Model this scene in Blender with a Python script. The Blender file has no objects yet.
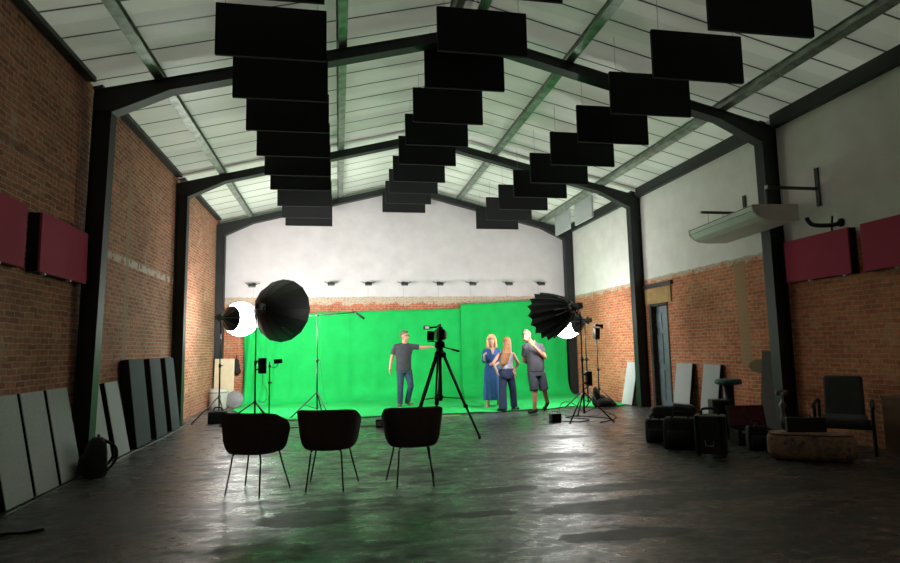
import bpy, bmesh, math, random
from mathutils import Vector, Matrix, Euler
random.seed(7)
S = bpy.context.scene
COL = S.collection
PI = math.pi
V = Vector

# ------------------------------------------------------------------ materials
def lin(c):
    return tuple(((v/255)/12.92 if v/255 <= .04045 else ((v/255+.055)/1.055)**2.4) for v in c)
MATS = {}
def mat(name, col, rough=.6, metal=0, nscale=0, namt=.25, bump=0, bscale=None, emit=0, spec=.5, sheen=0):
    if name in MATS: return MATS[name]
    m = bpy.data.materials.new(name); m.use_nodes = True
    nt = m.node_tree; b = nt.nodes['Principled BSDF']
    c = lin(col)
    b.inputs['Base Color'].default_value = (*c, 1)
    b.inputs['Roughness'].default_value = rough; b.inputs['Metallic'].default_value = metal
    b.inputs['Specular IOR Level'].default_value = spec
    if sheen: b.inputs['Sheen Weight'].default_value = sheen
    if emit:
        b.inputs['Emission Color'].default_value = (*c, 1); b.inputs['Emission Strength'].default_value = emit
    if nscale or bump:
        tc = nt.nodes.new('ShaderNodeTexCoord')
        n = nt.nodes.new('ShaderNodeTexNoise'); n.inputs['Scale'].default_value = nscale or 10; n.inputs['Detail'].default_value = 5
        nt.links.new(tc.outputs['Object'], n.inputs['Vector'])
        if nscale:
            r = nt.nodes.new('ShaderNodeValToRGB')
            r.color_ramp.elements[0].position = .3; r.color_ramp.elements[1].position = .7
            r.color_ramp.elements[0].color = (*[x*(1-namt) for x in c], 1); r.color_ramp.elements[1].color = (*[min(1, x*(1+namt)) for x in c], 1)
            nt.links.new(n.outputs['Fac'], r.inputs['Fac']); nt.links.new(r.outputs['Color'], b.inputs['Base Color'])
        if bump:
            n2 = nt.nodes.new('ShaderNodeTexNoise'); n2.inputs['Scale'].default_value = bscale or 40; n2.inputs['Detail'].default_value = 4
            nt.links.new(tc.outputs['Object'], n2.inputs['Vector'])
            bp = nt.nodes.new('ShaderNodeBump'); bp.inputs['Strength'].default_value = bump; bp.inputs['Distance'].default_value = .02
            nt.links.new(n2.outputs['Fac'], bp.inputs['Height']); nt.links.new(bp.outputs['Normal'], b.inputs['Normal'])
    MATS[name] = m
    return m

class NT:
    """tiny node graph helper"""
    def __init__(s, name):
        s.m = bpy.data.materials.new(name); s.m.use_nodes = True; s.t = s.m.node_tree; s.b = s.t.nodes['Principled BSDF']
        s.tc = s.t.nodes.new('ShaderNodeTexCoord')
        s.sep = s.t.nodes.new('ShaderNodeSeparateXYZ'); s.t.links.new(s.tc.outputs['Object'], s.sep.inputs[0])
        s.x, s.y, s.z = s.sep.outputs
    def put(s, inp, v):
        if hasattr(v, 'is_linked'): s.t.links.new(v, inp)
        elif isinstance(v, tuple) and len(v) == 3 and inp.type == 'RGBA': inp.default_value = (*v, 1)
        else: inp.default_value = v
    def math(s, op, a, b=0.0, c=None):
        n = s.t.nodes.new('ShaderNodeMath'); n.operation = op; s.put(n.inputs[0], a); s.put(n.inputs[1], b)
        if c is not None: s.put(n.inputs[2], c)
        return n.outputs[0]
    def vec(s, x=0.0, y=0.0, z=0.0):
        n = s.t.nodes.new('ShaderNodeCombineXYZ')
        for i, v in enumerate((x, y, z)): s.put(n.inputs[i], v)
        return n.outputs[0]
    def noise(s, scale, v=None, detail=5, rough=.55):
        n = s.t.nodes.new('ShaderNodeTexNoise'); n.inputs['Scale'].default_value = scale; n.inputs['Detail'].default_value = detail
        n.inputs['Roughness'].default_value = rough
        s.t.links.new(v if v else s.tc.outputs['Object'], n.inputs['Vector']); return n.outputs['Fac']
    def ramp(s, f, *els):
        n = s.t.nodes.new('ShaderNodeValToRGB'); cr = n.color_ramp
        while len(cr.elements) < len(els): cr.elements.new(.5)
        for e, (p, c) in zip(cr.elements, els):
            e.position = p; e.color = (*c, 1) if isinstance(c, tuple) else (c, c, c, 1)
        s.put(n.inputs['Fac'], f); return n.outputs['Color']
    def mix(s, f, a, b, mode='MIX'):
        n = s.t.nodes.new('ShaderNodeMix'); n.data_type = 'RGBA'; n.blend_type = mode
        s.put(n.inputs[0], f); s.put(n.inputs[6], a); s.put(n.inputs[7], b); return n.outputs[2]
    def step(s, v, lo, hi):   # smooth 0..1 between lo and hi
        n = s.t.nodes.new('ShaderNodeMapRange'); n.interpolation_type = 'SMOOTHSTEP'
        s.put(n.inputs['Value'], v); n.inputs['From Min'].default_value = lo; n.inputs['From Max'].default_value = hi
        return n.outputs['Result']
    def bump(s, h, strength=.4, dist=.02):
        n = s.t.nodes.new('ShaderNodeBump'); n.inputs['Strength'].default_value = strength; n.inputs['Distance'].default_value = dist
        s.put(n.inputs['Height'], h); s.t.links.new(n.outputs['Normal'], s.b.inputs['Normal'])
    def set(s, **k):
        for a, v in k.items(): s.put(s.b.inputs[a.replace('_', ' ')], v)
        return s.m

def brick_material(name, axis, c1, c2, mortar, plaster_from=None, band=None, extra=None, plaster=((207, 201, 204), (221, 215, 218))):
    g = NT(name)
    h = g.y if axis == 'y' else g.x
    v = g.vec(h, g.z, 0.0)
    bt = g.t.nodes.new('ShaderNodeTexBrick'); g.t.links.new(g.vec(g.math('ADD', h, g.math('MULTIPLY', g.noise(3.1, v, 3), .05)), g.math('ADD', g.z, g.math('MULTIPLY', g.noise(4.3, v, 4), .045)), 0.0), bt.inputs['Vector'])
    bt.inputs['Scale'].default_value = 1; bt.inputs['Brick Width'].default_value = .19; bt.inputs['Row Height'].default_value = .064
    bt.inputs['Mortar Size'].default_value = .0075; bt.inputs['Mortar Smooth'].default_value = .3; bt.inputs['Bias'].default_value = -.1
    bt.inputs['Color1'].default_value = (*lin(c1), 1); bt.inputs['Color2'].default_value = (*lin(c2), 1); bt.inputs['Mortar'].default_value = (*lin(mortar), 1)
    n1 = g.noise(1.1, v, 6, .65); n2 = g.noise(14, v, 4, .6)
    c = g.mix(.55, bt.outputs['Color'], g.ramp(n1, (.30, (.5, .46, .44)), (.52, (1, 1, 1)), (.75, (1.3, 1.25, 1.2))), 'MULTIPLY')
    c = g.mix(.55, c, g.ramp(n2, (.3, (.5, .46, .42)), (.7, (1.4, 1.35, 1.3))), 'MULTIPLY')
    # patches of old mortar smeared over the bricks
    smear = g.step(g.noise(2.3, v, 9, .75), .54, .66)
    c = g.mix(g.math('MULTIPLY', smear, .6), c, lin(mortar))
    hgt = g.math('SUBTRACT', n2, g.math('MULTIPLY', bt.outputs['Fac'], 1.2))
    if extra: c = extra(g, c, n1, n2)
    if plaster_from is not None:
        edge = g.math('ADD', g.z, g.math('MULTIPLY', g.math('SUBTRACT', g.noise(5, v, 6, .7), .5), .10))
        rag = g.math('ADD', g.z, g.math('MULTIPLY', g.math('SUBTRACT', g.noise(3, v, 8, .75), .5), .55))
        scraps = g.math('MULTIPLY', g.step(rag, plaster_from-band, plaster_from-band+.04), g.step(g.noise(22, v, 5, .7), .38, .5))
        c = g.mix(scraps, c, lin((196, 184, 164)))
        pn = g.noise(2.2, v, 5)
        pc = g.ramp(pn, (.3, lin(plaster[0])), (.7, lin(plaster[1])))
        top = g.step(edge, plaster_from-.015, plaster_from+.015)
        c = g.mix(top, c, pc)
        hgt = g.mix(top, hgt, g.math('MULTIPLY', g.noise(7, v, 6), .8))
    g.bump(hgt, .55, .012)
    return g.set(Base_Color=c, Roughness=.88)

def extra_left(g, c, n1, n2):
    # painted band and a filled vertical chase that belong to the wall itself
    z = g.math('ADD', g.z, g.math('MULTIPLY', g.math('SUBTRACT', n2, .5), .06))
    band = g.math('MULTIPLY', g.step(z, 2.72, 2.74), g.math('SUBTRACT', 1.0, g.step(z, 2.83, 2.85)))
    band = g.math('MULTIPLY', band, g.math('MULTIPLY', g.step(g.y, .3, .6), g.math('SUBTRACT', 1.0, g.step(g.y, 4.3, 4.5))))
    band = g.math('MULTIPLY', band, g.step(g.noise(6), .40, .5))
    c = g.mix(g.math('MULTIPLY', band, .8), c, lin((205, 196, 184)))
    wy = g.math('ADD', g.y, g.math('MULTIPLY', g.math('SUBTRACT', n2, .5), .05))
    ch = g.math('MULTIPLY', g.step(wy, 1.50, 1.52), g.math('SUBTRACT', 1.0, g.step(wy, 1.63, 1.65)))
    ch = g.math('MULTIPLY', ch, g.math('SUBTRACT', 1.0, g.step(g.z, 4.3, 4.4)))
    c = g.mix(g.math('MULTIPLY', ch, .75), c, lin((150, 130, 106)))
    ch2 = g.math('MULTIPLY', g.step(g.z, 3.46, 3.48), g.math('SUBTRACT', 1.0, g.step(g.z, 3.52, 3.54)))
    ch2 = g.math('MULTIPLY', ch2, g.math('SUBTRACT', 1.0, g.step(g.y, -.4, -.3)))
    return g.mix(g.math('MULTIPLY', ch2, .5), c, lin((96, 74, 60)))
def extra_right(g, c, n1, n2):
    wy = g.math('ADD', g.math('ADD', g.y, g.math('MULTIPLY', g.z, -.03)), g.math('MULTIPLY', g.math('SUBTRACT', n2, .5), .12))
    ch = g.math('MULTIPLY', g.step(wy, .70, .72), g.math('SUBTRACT', 1.0, g.step(wy, .98, 1.0)))
    ch = g.math('MULTIPLY', ch, g.step(g.z, .95, 1.0))
    c = g.mix(g.math('MULTIPLY', ch, .9), c, lin((168, 138, 104)))
    d = g.math('POWER', g.math('MULTIPLY', g.math('SUBTRACT', g.y, .55), 2.6), 2.0)
    d = g.math('ADD', d, g.math('POWER', g.math('MULTIPLY', g.math('SUBTRACT', g.z, .98), 7.0), 2.0))
    return g.mix(g.math('SUBTRACT', 1.0, g.step(d, .5, .75)), c, lin((112, 92, 64)))

M_BRICK_L = brick_material('brick_left', 'y', (178, 114, 84), (136, 80, 58), (176, 158, 138), extra=extra_left)
M_BRICK_R = brick_material('brick_right', 'y', (210, 128, 90), (180, 98, 68), (196, 166, 138), plaster_from=2.82, band=.10, extra=extra_right, plaster=((228, 223, 220), (241, 237, 234)))
M_BRICK_B = brick_material('brick_back', 'x', (194, 112, 80), (176, 98, 68), (186, 160, 132), plaster_from=2.85, band=.22)

def floor_material():
    g = NT('concrete_floor')
    st = g.vec(g.math('MULTIPLY', g.x, .6), g.y, g.z)
    n1 = g.noise(1.5, st, 10, .68); n2 = g.noise(6, st, 10, .72); n3 = g.noise(38, None, 6, .7)
    base = g.ramp(g.math('ADD', g.math('MULTIPLY', n1, .6), g.math('MULTIPLY', n2, .4)),
                  (.36, lin((34, 34, 34))), (.5, lin((68, 67, 66))), (.62, lin((104, 102, 100))))
    rough = g.ramp(g.math('ADD', g.math('MULTIPLY', n1, .5), g.math('MULTIPLY', n2, .5)), (.38, .64), (.49, .36), (.60, .20))
    # stains with shapes of their own
    wob = g.math('MULTIPLY', g.math('SUBTRACT', g.noise(5, None, 6, .7), .5), 1.5)
    mask = 0.0
    for cx, cy, rx, ry in ((-2.06, -3.08, .42, .28), (-1.9, -2.62, .34, .14), (-.62, -3.3, .35, .1), (.5, -3.35, .7, .22), (.9, -2.7, .8, .16), (1.6, -3.2, .9, .2),
                           (-3.3, -2.9, .3, .1), (-1.1, -1.4, .4, .2), (.9, -.9, .6, .2), (-2.9, .3, .5, .25), (1.4, .6, .6, .22), (.3, -4.1, .6, .14), (-.2, -2.5, .4, .12)):
        dx = g.math('MULTIPLY', g.math('SUBTRACT', g.x, cx), 1/rx); dy = g.math('MULTIPLY', g.math('SUBTRACT', g.y, cy), 1/ry)
        d = g.math('SQRT', g.math('ADD', g.math('MULTIPLY', dx, dx), g.math('MULTIPLY', dy, dy)))
        s = g.math('SUBTRACT', 1.0, g.step(g.math('ADD', d, wob), .86, .98))
        mask = g.math('MAXIMUM', s, mask)
    base = g.mix(g.math('MULTIPLY', mask, .75), base, lin((22, 24, 23)))
    rough = g.mix(g.math('MULTIPLY', mask, .7), rough, (.62, .62, .62))
    # cracks between slabs
    vo = g.t.nodes.new('ShaderNodeTexVoronoi'); vo.feature = 'DISTANCE_TO_EDGE'; vo.inputs['Scale'].default_value = .42
    warp = g.vec(g.math('ADD', g.x, g.math('MULTIPLY', n2, .25)), g.math('ADD', g.y, g.math('MULTIPLY', n1, .3)), 0.0)
    g.t.links.new(warp, vo.inputs['Vector'])
    crack = g.math('SUBTRACT', 1.0, g.step(vo.outputs['Distance'], .003, .008))
    base = g.mix(g.math('MULTIPLY', crack, .7), base, lin((18, 18, 18)))
    g.bump(g.math('ADD', g.math('MULTIPLY', n2, 1.0), g.math('MULTIPLY', n3, .35)), .30, .03)
    return g.set(Base_Color=base, Roughness=rough, Specular_IOR_Level=.75)
M_FLOOR = floor_material()

def roof_material():
    g = NT('white_roof_sheets')
    f = g.math('FRACT', g.math('MULTIPLY', g.math('ADD', g.y, 40.17), 1/.545))
    seam = g.math('SUBTRACT', 1.0, g.step(g.math('ABSOLUTE', g.math('SUBTRACT', f, .5)), .018, .034))
    idx = g.math('FLOOR', g.math('MULTIPLY', g.math('ADD', g.y, 40.17), 1/.545))
    wn = g.t.nodes.new('ShaderNodeTexWhiteNoise'); wn.noise_dimensions = '1D'; g.t.links.new(idx, wn.inputs['W'])
    n = g.noise(.9, None, 3)
    c = g.ramp(g.math('ADD', g.math('MULTIPLY', wn.outputs['Value'], .5), g.math('MULTIPLY', n, .5)), (.2, lin((222, 224, 218))), (.8, lin((242, 244, 238))))
    c = g.mix(seam, c, lin((58, 62, 58)))
    g.bump(g.math('ADD', g.math('MULTIPLY', g.math('SINE', g.math('MULTIPLY', f, 2*PI)), .5), n), .18, .03)
    m = g.set(Base_Color=c, Roughness=.42)
    tr = g.t.nodes.new('ShaderNodeBsdfTranslucent'); g.put(tr.inputs['Color'], c)
    mx = g.t.nodes.new('ShaderNodeMixShader'); mx.inputs[0].default_value = .21
    g.t.links.new(g.b.outputs[0], mx.inputs[1]); g.t.links.new(tr.outputs[0], mx.inputs[2])
    g.t.links.new(mx.outputs[0], g.t.nodes['Material Output'].inputs['Surface'])
    return m
M_ROOF = roof_material()

def galv_material():
    g = NT('galvanised_steel')
    n = g.noise(6, None, 5)
    return g.set(Base_Color=g.ramp(n, (.3, lin((120, 126, 120))), (.7, lin((176, 182, 174)))), Metallic=.55, Roughness=.42)
M_GALV = galv_material()
M_FRAME = mat('dark_painted_steel', (27, 31, 31), .55, .0, 3, .25)
M_BEAM = mat('dark_grey_steel', (36, 41, 40), .5, .1, 4, .25)
M_BAFFLE = mat('charcoal_acoustic_fabric', (15, 16, 18), .93, 0, 120, .35, .25, 260)
M_WHITEFAB = mat('pale_grey_acoustic_fabric', (184, 188, 190), .92, 0, 90, .08, .2, 200)
M_GREYFAB = mat('grey_acoustic_fabric', (182, 187, 187), .92, 0, 60, .14, .2, 200)
M_DARKFAB = mat('slate_acoustic_fabric', (74, 82, 88), .9, 0, 50, .18, .2, 200)
M_BLACKEDGE = mat('black_panel_edge', (14, 14, 15), .8, 0, 30, .3)
M_BURG = mat('burgundy_fabric', (176, 60, 88), .92, 0, 110, .12, .2, 240)
M_BLACK = mat('black_plastic', (16, 16, 17), .5, 0, 12, .3)
M_BLACKM = mat('black_metal', (22, 22, 24), .35, .6, 20, .2)
M_CHROME = mat('bare_steel', (150, 150, 152), .3, .9, 14, .1)
M_GREYMETAL = mat('grey_stand_metal', (58, 60, 60), .5, .25, 14, .15)
M_CHAIRFAB = mat('dark_brown_chair_fabric', (78, 64, 60), .9, 0, 90, .25, .25, 220)
M_WIRE = mat('pale_wire', (150, 152, 150), .5, .4, 10, .1)
M_RUBBER = mat('black_rubber', (20, 20, 20), .8, 0, 20, .2)
M_WHITEM = mat('white_enamel', (232, 234, 230), .38, 0, 5, .05)
M_LIGHTCABLE = mat('pale_cable', (170, 170, 166), .5, 0, 20, .1)
M_BAG = mat('black_nylon', (24, 25, 26), .75, 0, 40, .35, .4, 90)
M_BAGG = mat('dark_green_grey_case', (44, 50, 48), .5, 0, 20, .25, .15, 60)
M_SOFTOUT = mat('black_softbox_cloth', (17, 18, 19), .55, 0, 18, .3, .15, 30)
M_SILVER = mat('silver_lining', (210, 212, 214), .3, .7, 10, .08)
M_GLOW = mat('lit_lantern_cloth', (255, 252, 250), .6, emit=25)
M_GLOWSB = mat('lit_softbox_front', (255, 252, 250), .6, emit=34)

def green_material():
    g = NT('chroma_green_cloth')
    n = g.noise(2.4, None, 5)
    c = g.ramp(n, (.3, lin((0, 172, 78))), (.7, lin((4, 188, 88))))
    g.bump(g.noise(3.0, g.vec(g.math('MULTIPLY', g.x, 2.6), g.math('MULTIPLY', g.y, .8), g.math('MULTIPLY', g.z, .5)), 5, .55), .25, .05)
    return g.set(Base_Color=c, Roughness=.85)
M_GREEN = green_material()

# ------------------------------------------------------------------ mesh builder
class MB:
    def __init__(s): s.bm = bmesh.new()
    def _xf(s, verts, m):
        for v in verts: v.co = m @ v.co
    def box(s, c, size, rot=None):
        r = bmesh.ops.create_cube(s.bm, size=1)['verts']
        m = Matrix.Translation(V(c)) @ ((rot if isinstance(rot, Matrix) else Euler(rot).to_matrix().to_4x4()) if rot is not None else Matrix()) @ Matrix.Diagonal((*size, 1))
        s._xf(r, m); return s
    def span(s, a, b):
        return s.box([(p+q)/2 for p, q in zip(a, b)], [abs(q-p) for p, q in zip(a, b)])
    def ell(s, c, rad, rot=None, u=20, w=12):
        r = bmesh.ops.create_uvsphere(s.bm, u_segments=u, v_segments=w, radius=1)['verts']
        if isinstance(rad, (int, float)): rad = (rad,)*3
        m = Matrix.Translation(V(c)) @ ((rot if isinstance(rot, Matrix) else Euler(rot).to_matrix().to_4x4()) if rot is not None else Matrix()) @ Matrix.Diagonal((*rad, 1))
        s._xf(r, m); return s
    def cyl(s, p0, p1, r0, r1=None, n=14, caps=True):
        p0, p1 = V(p0), V(p1); d = p1-p0; L = d.length
        if L < 1e-6: return s
        r = bmesh.ops.create_cone(s.bm, cap_ends=caps, segments=n, radius1=r0, radius2=r0 if r1 is None else r1, depth=L)['verts']
        s._xf(r, Matrix.Translation((p0+p1)/2) @ d.to_track_quat('Z', 'Y').to_matrix().to_4x4()); return s
    def cap(s, p0, p1, r0, r1=None, n=14):
        r1 = r0 if r1 is None else r1
        s.cyl(p0, p1, r0, r1, n); s.ell(p0, r0, u=n, w=8); s.ell(p1, r1, u=n, w=8); return s
    def tube(s, pts, r, n=8, smooth=True):
        pts = [V(p) for p in pts]
        if smooth and len(pts) > 2:
            q = []
            P = [pts[0]]+pts+[pts[-1]]
            for i in range(1, len(P)-2):
                for k in range(6):
                    t = k/6; a, b, c, d = P[i-1:i+3]
                    q.append(.5*((2*b)+(c-a)*t+(2*a-5*b+4*c-d)*t*t+(3*b-a-3*c+d)*t**3))
            q.append(pts[-1]); pts = q
        rings = []
        up = V((0, 0, 1))
        for i, p in enumerate(pts):
            t = (pts[min(i+1, len(pts)-1)]-pts[max(i-1, 0)])
            if t.length < 1e-9: t = V((0, 0, 1))
            t.normalize()
            a = t.cross(up if abs(t.z) < .95 else V((1, 0, 0))).normalized(); b = t.cross(a)
            rings.append([s.bm.verts.new(p+r*(math.cos(2*PI*k/n)*a+math.sin(2*PI*k/n)*b)) for k in range(n)])
        s.skin(rings); return s
    def skin(s, rings, closed=True, caps=True):
        n = len(rings[0])
        for A, B in zip(rings, rings[1:]):
            for k in range(n if closed else n-1):
                j = (k+1) % n
                try: s.bm.faces.new((A[k], A[j], B[j], B[k]))
                except ValueError: pass
        if caps and closed:
            try: s.bm.faces.new(rings[0][::-1]); s.bm.faces.new(rings[-1])
            except ValueError: pass
    def loft(s, rings, n=24, p=2.0):
        """rings: (centre, rx, ry[, yaw]) horizontal superellipses"""
        R = []
        for rg in rings:
            c, rx, ry = rg[:3]; yaw = rg[3] if len(rg) > 3 else 0
            row = []
            for k in range(n):
                a = 2*PI*k/n; ca, sa = math.cos(a), math.sin(a)
                x = rx*math.copysign(abs(ca)**(2/p), ca); y = ry*math.copysign(abs(sa)**(2/p), sa)
                row.append(s.bm.verts.new(V(c)+V((x*math.cos(yaw)-y*math.sin(yaw), x*math.sin(yaw)+y*math.cos(yaw), 0))))
            R.append(row)
        s.skin(R); return s
    def lathe(s, prof, n=24, m=None, caps=True):
        m = m or Matrix()
        R = [[s.bm.verts.new(m @ V((r*math.cos(2*PI*k/n), r*math.sin(2*PI*k/n), z))) for k in range(n)] for r, z in prof]
        s.skin(R, caps=caps); return s
    def prism(s, poly, y0, y1, axis='y'):
        def P(a, b, h): return V((a, h, b)) if axis == 'y' else (V((h, a, b)) if axis == 'x' else V((a, b, h)))
        A = [s.bm.verts.new(P(a, b, y0)) for a, b in poly]; B = [s.bm.verts.new(P(a, b, y1)) for a, b in poly]
        s.skin([A, B]); return s
    def xf(s, m):
        for v in s.bm.verts: v.co = m @ v.co
        return s
    def mesh(s, name):
        bmesh.ops.recalc_face_normals(s.bm, faces=s.bm.faces)
        me = bpy.data.meshes.new(name); s.bm.to_mesh(me); s.bm.free(); return me
    def build(s, name, m, parent=None, smooth=False, bevel=0, world=False, solid=0, segs=2, sub=0):
        if parent is not None and world:
            s.xf(Matrix.Translation(-V(parent.location)))
        off = V((0, 0, 0))
        if parent is None:
            lo = V([min(v.co[i] for v in s.bm.verts) for i in range(3)]); hi = V([max(v.co[i] for v in s.bm.verts) for i in range(3)])
            if not world: off = V(((lo.x+hi.x)/2, (lo.y+hi.y)/2, lo.z)); s.xf(Matrix.Translation(-off))
        me = s.mesh(name)
        o = bpy.data.objects.new(name, me); COL.objects.link(o); o.location = off
        me.materials.append(m)
        if parent is not None: o.parent = parent
        if solid:
            md = o.modifiers.new('Solidify', 'SOLIDIFY'); md.thickness = solid; md.offset = 0
        if bevel:
            md = o.modifiers.new('Bevel', 'BEVEL'); md.width = bevel; md.segments = segs; md.limit_method = 'ANGLE'; md.angle_limit = .6
            md.harden_normals = False
        if sub:
            md = o.modifiers.new('Sub', 'SUBSURF'); md.levels = sub; md.render_levels = sub
        if smooth:
            for p in me.polygons: p.use_smooth = True
            if smooth == 'auto':
                md = o.modifiers.new('Split', 'EDGE_SPLIT'); md.split_angle = .7
        return o

def tag(o, label, cat, group=None, kind='thing'):
    o['label'] = label; o['category'] = cat; o['kind'] = kind
    if group: o['group'] = group
    return o
def thing(name, label, cat, loc=(0, 0, 0), rz=0, group=None):
    o = bpy.data.objects.new(name, None); COL.objects.link(o); o.empty_display_size = .1
    o.location = loc; o.rotation_euler = (0, 0, rz)
    return tag(o, label, cat, group)
def struct(o):
    o['kind'] = 'structure'; return o
def dup(root, loc, rz=None, label=None, group=None):
    r = root.copy(); COL.objects.link(r); r.location = loc
    if rz is not None: r.rotation_euler = (0, 0, rz)
    if label: r['label'] = label
    if group: r['group'] = group
    for ch in list(root.children):
        c = ch.copy(); COL.objects.link(c); c.parent = r
        for gch in list(ch.children):
            d = gch.copy(); COL.objects.link(d); d.parent = c
    return r
def az(a): return V((math.sin(a), math.cos(a), 0))   # azimuth from +y towards +x

# ------------------------------------------------------------------ setting
XL, XR, YB, YF = -4.97, 5.0, 8.75, -13.0
struct(MB().span((XL-.3, YF-.3, -.15), (XR+.9, YB+.3, 0)).build('floor', M_FLOOR, world=True))
def roof_z(x): return 6.16-.25*abs(x)
roof = MB()
for s in (-1, 1):
    e = s*5.3
    roof.prism([(0, 6.16), (e, roof_z(e)), (e, roof_z(e)+.06), (0, 6.22)], YF-.3, YB+.3)
struct(roof.build('ceiling', M_ROOF, world=True))
struct(MB().span((XL-.25, YF, 0), (XL, YB, 4.915)).build('wall_left', M_BRICK_L, world=True))
wr = MB()
DY0, DY1, DZ = 3.30, 4.06, 2.25
wr.span((XR, YF, 0), (XR+.25, DY0, 4.905)); wr.span((XR, DY1, 0), (XR+.25, YB, 4.905)); wr.span((XR, DY0, DZ), (XR+.25, DY1, 4.905))
struct(wr.build('wall_right', M_BRICK_R, world=True))
def gable(y0, y1): return MB().prism([(XL-.25, 0), (XR+.25, 0), (XR+.25, roof_z(XR+.25)), (0, 6.155), (XL-.25, roof_z(XL-.25))], y0, y1)
struct(gable(YB, YB+.25).build('wall_back', M_BRICK_B, world=True))
struct(gable(YF-.25, YF).build('wall_front', mat('front_plaster', (150, 148, 146), .9, 0, 2, .08), world=True))

# door in the right wall
M_DOOR = mat('slate_painted_door', (116, 130, 140), .5, 0, 6, .15)
M_JAMB = mat('weathered_dark_timber', (62, 54, 46), .85, 0, 12, .4, .4, 30)
d1 = MB(); d1.span((XR+.10, DY0, 0), (XR+.14, DY1, DZ))
for a, b, z0, z1 in ((.08, .34, 1.72, 2.05), (.42, .68, 1.72, 2.05), (.08, .34, .95, 1.60), (.42, .68, .95, 1.60), (.08, .34, .18, .82), (.42, .68, .18, .82)):
    d1.span((XR+.085, DY0+a+.02, z0), (XR+.105, DY0+b-.02, z1))
door = struct(d1.build('door_1', M_DOOR, bevel=.008, world=True))
MB().cap((XR+.05, DY1-.2, 1.02), (XR+.05, DY1-.3, 1.02), .012).cyl((XR+.105, DY1-.2, 1.02), (XR+.05, DY1-.2, 1.02), .012).build('door_handle', M_CHROME, door, True)
fr = MB()
fr.span((XR-.03, DY1-.10, 0), (XR+.10, DY1, DZ)).span((XR-.01, DY0, 0), (XR+.10, DY0+.05, DZ)).span((XR-.02, DY0, DZ-.06), (XR+.10, DY1, DZ))
struct(fr.build('trim_1', M_JAMB, bevel=.006, world=True))
struct(MB().span((XR-.03, 3.12, DZ), (XR, 4.2, 2.58)).build('trim_2', mat('tan_board', (176, 142, 92), .85, 0, 5, .2), world=True))
struct(MB().span((XR-.06, 3.05, 2.60), (XR, 4.24, 2.68)).build('trim_3', M_BEAM, bevel=.004, world=True))
struct(MB().span((XR+.25, DY0-.1, 0), (XR+.3, DY1+.1, DZ+.1)).build('trim_4', M_BLACK, world=True))

# ------------------------------------------------------------------ portal frames
def flange(mb, pts, y0, y1, t):
    for (x0, z0), (x1, z1) in zip(pts, pts[1:]):
        mb.prism([(x0, z0), (x1, z1), (x1, z1+t), (x0, z0+t)], y0, y1)
for y0, lab in ((0.0, 'dark steel portal frame nearest the camera, beside the burgundy panels'), (4.44, 'dark steel portal frame spanning the hall beyond the door'), (8.55, 'dark steel portal frame standing against the back wall')):
    t = thing('portal_frame', lab, 'steel frame', (0, y0-.1, 0), group='steel portal frames of the hall')
    for s in (-1, 1):
        xo = -XL if s < 0 else XR
        c = MB()
        k = .09 if (s < 0 and y0 == 0) else 0    # this column leans in a little towards its head
        c.prism([(s*4.77, 0), (s*(4.75-k), 4.52), (s*(4.768-k), 4.52), (s*4.788, 0)], -.1, .1)
        c.prism([(s*(xo-.016), 0), (s*(xo-.016-k), 4.72), (s*(xo-k), 4.72), (s*xo, 0)], -.1, .1)
        c.prism([(s*4.78, 0), (s*(4.76-k), 4.72), (s*(xo-.01-k), 4.74), (s*(xo-.01), 0)], -.06, .06)
        c.span((s*4.72, -.12, 0), (s*xo, .12, .02))
        c.build('column', M_FRAME, t)
        r = MB()
        r.prism([(s*(xo-k), 4.76), (0, 5.985), (0, 5.865), (s*(4.05-k), 4.845), (s*(4.75-k), 4.515), (s*(xo-k), 4.515)], -.085, .085)
        flange(r, [(s*(4.75-k), 4.49), (s*(4.05-k), 4.83), (0, 5.85)], -.1, .1, .018)
        flange(r, [(s*(xo-k), 6.0-.25*(xo-k)-.018), (0, 5.982)], -.1, .1, .018)
        r.build('rafter', M_FRAME, t)
    for k in range(4):
        MB().box((-.1 if k % 2 else .1, -.012, 5.89+.03*(k//2)), (.02, .02, .02)).build('ridge_bolt', M_GALV, t)

bays = ((-12.9, -.205, 'nearest the camera'), (.005, 4.235, 'between the first and second frames'), (4.445, 8.345, 'beside the green screen'))
for s, nm in ((-1, 'bare brick'), (1, 'white plastered')):
    for a, b, w in bays:
        x0, x1, z0, z1 = ((XL+.002, -4.85, 4.875, 4.955) if s < 0 else (XR-.002, 4.90, 4.71, 4.93))
        o = MB().prism([(x0, z0), (x1, z0), (x1, min(z1, roof_z(x1)-.01)), (x0, min(z1, roof_z(x0)-.012))], a, b)
        tag(o.build('eave_beam', M_BEAM), f'dark eave beam on the {nm} wall, {w}', 'beam', 'eave beams on the side walls')

PUR = [(-4.1, 'galvanised purlin above the bare brick wall, lowest on its slope'), (-1.72, 'galvanised purlin over the big round softbox side, higher on its slope'), (-.17, 'galvanised ridge purlin on the brick wall side of the ridge'),
       (.17, 'galvanised ridge purlin on the white wall side of the ridge'), (1.62, 'galvanised purlin on the white wall side, higher on its slope'), (4.1, 'galvanised purlin above the white plastered wall, lowest on its slope')]
for x, lab in PUR:
    sl = math.atan(.25)*(1 if x > 0 else -1)
    R = Matrix.Rotation(sl, 4, 'Y')
    b = MB(); L = 8.72+12.9; yc = (8.72-12.9)/2
    for (dx, dz, w, h) in ((0, .005, .12, .008), (-.035, .07, .006, .13), (0, .137, .12, .008), (.057, .014, .006, .025), (-.057, .014, .006, .025)):
        b.box(R @ V((dx, 0, dz)), (w, L, h), R)
    b.xf(Matrix.Translation((x, yc, 6.0-.25*abs(x)+.004)))
    tag(b.build('roof_purlin', M_GALV), lab, 'purlin', 'roof purlins')

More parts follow.
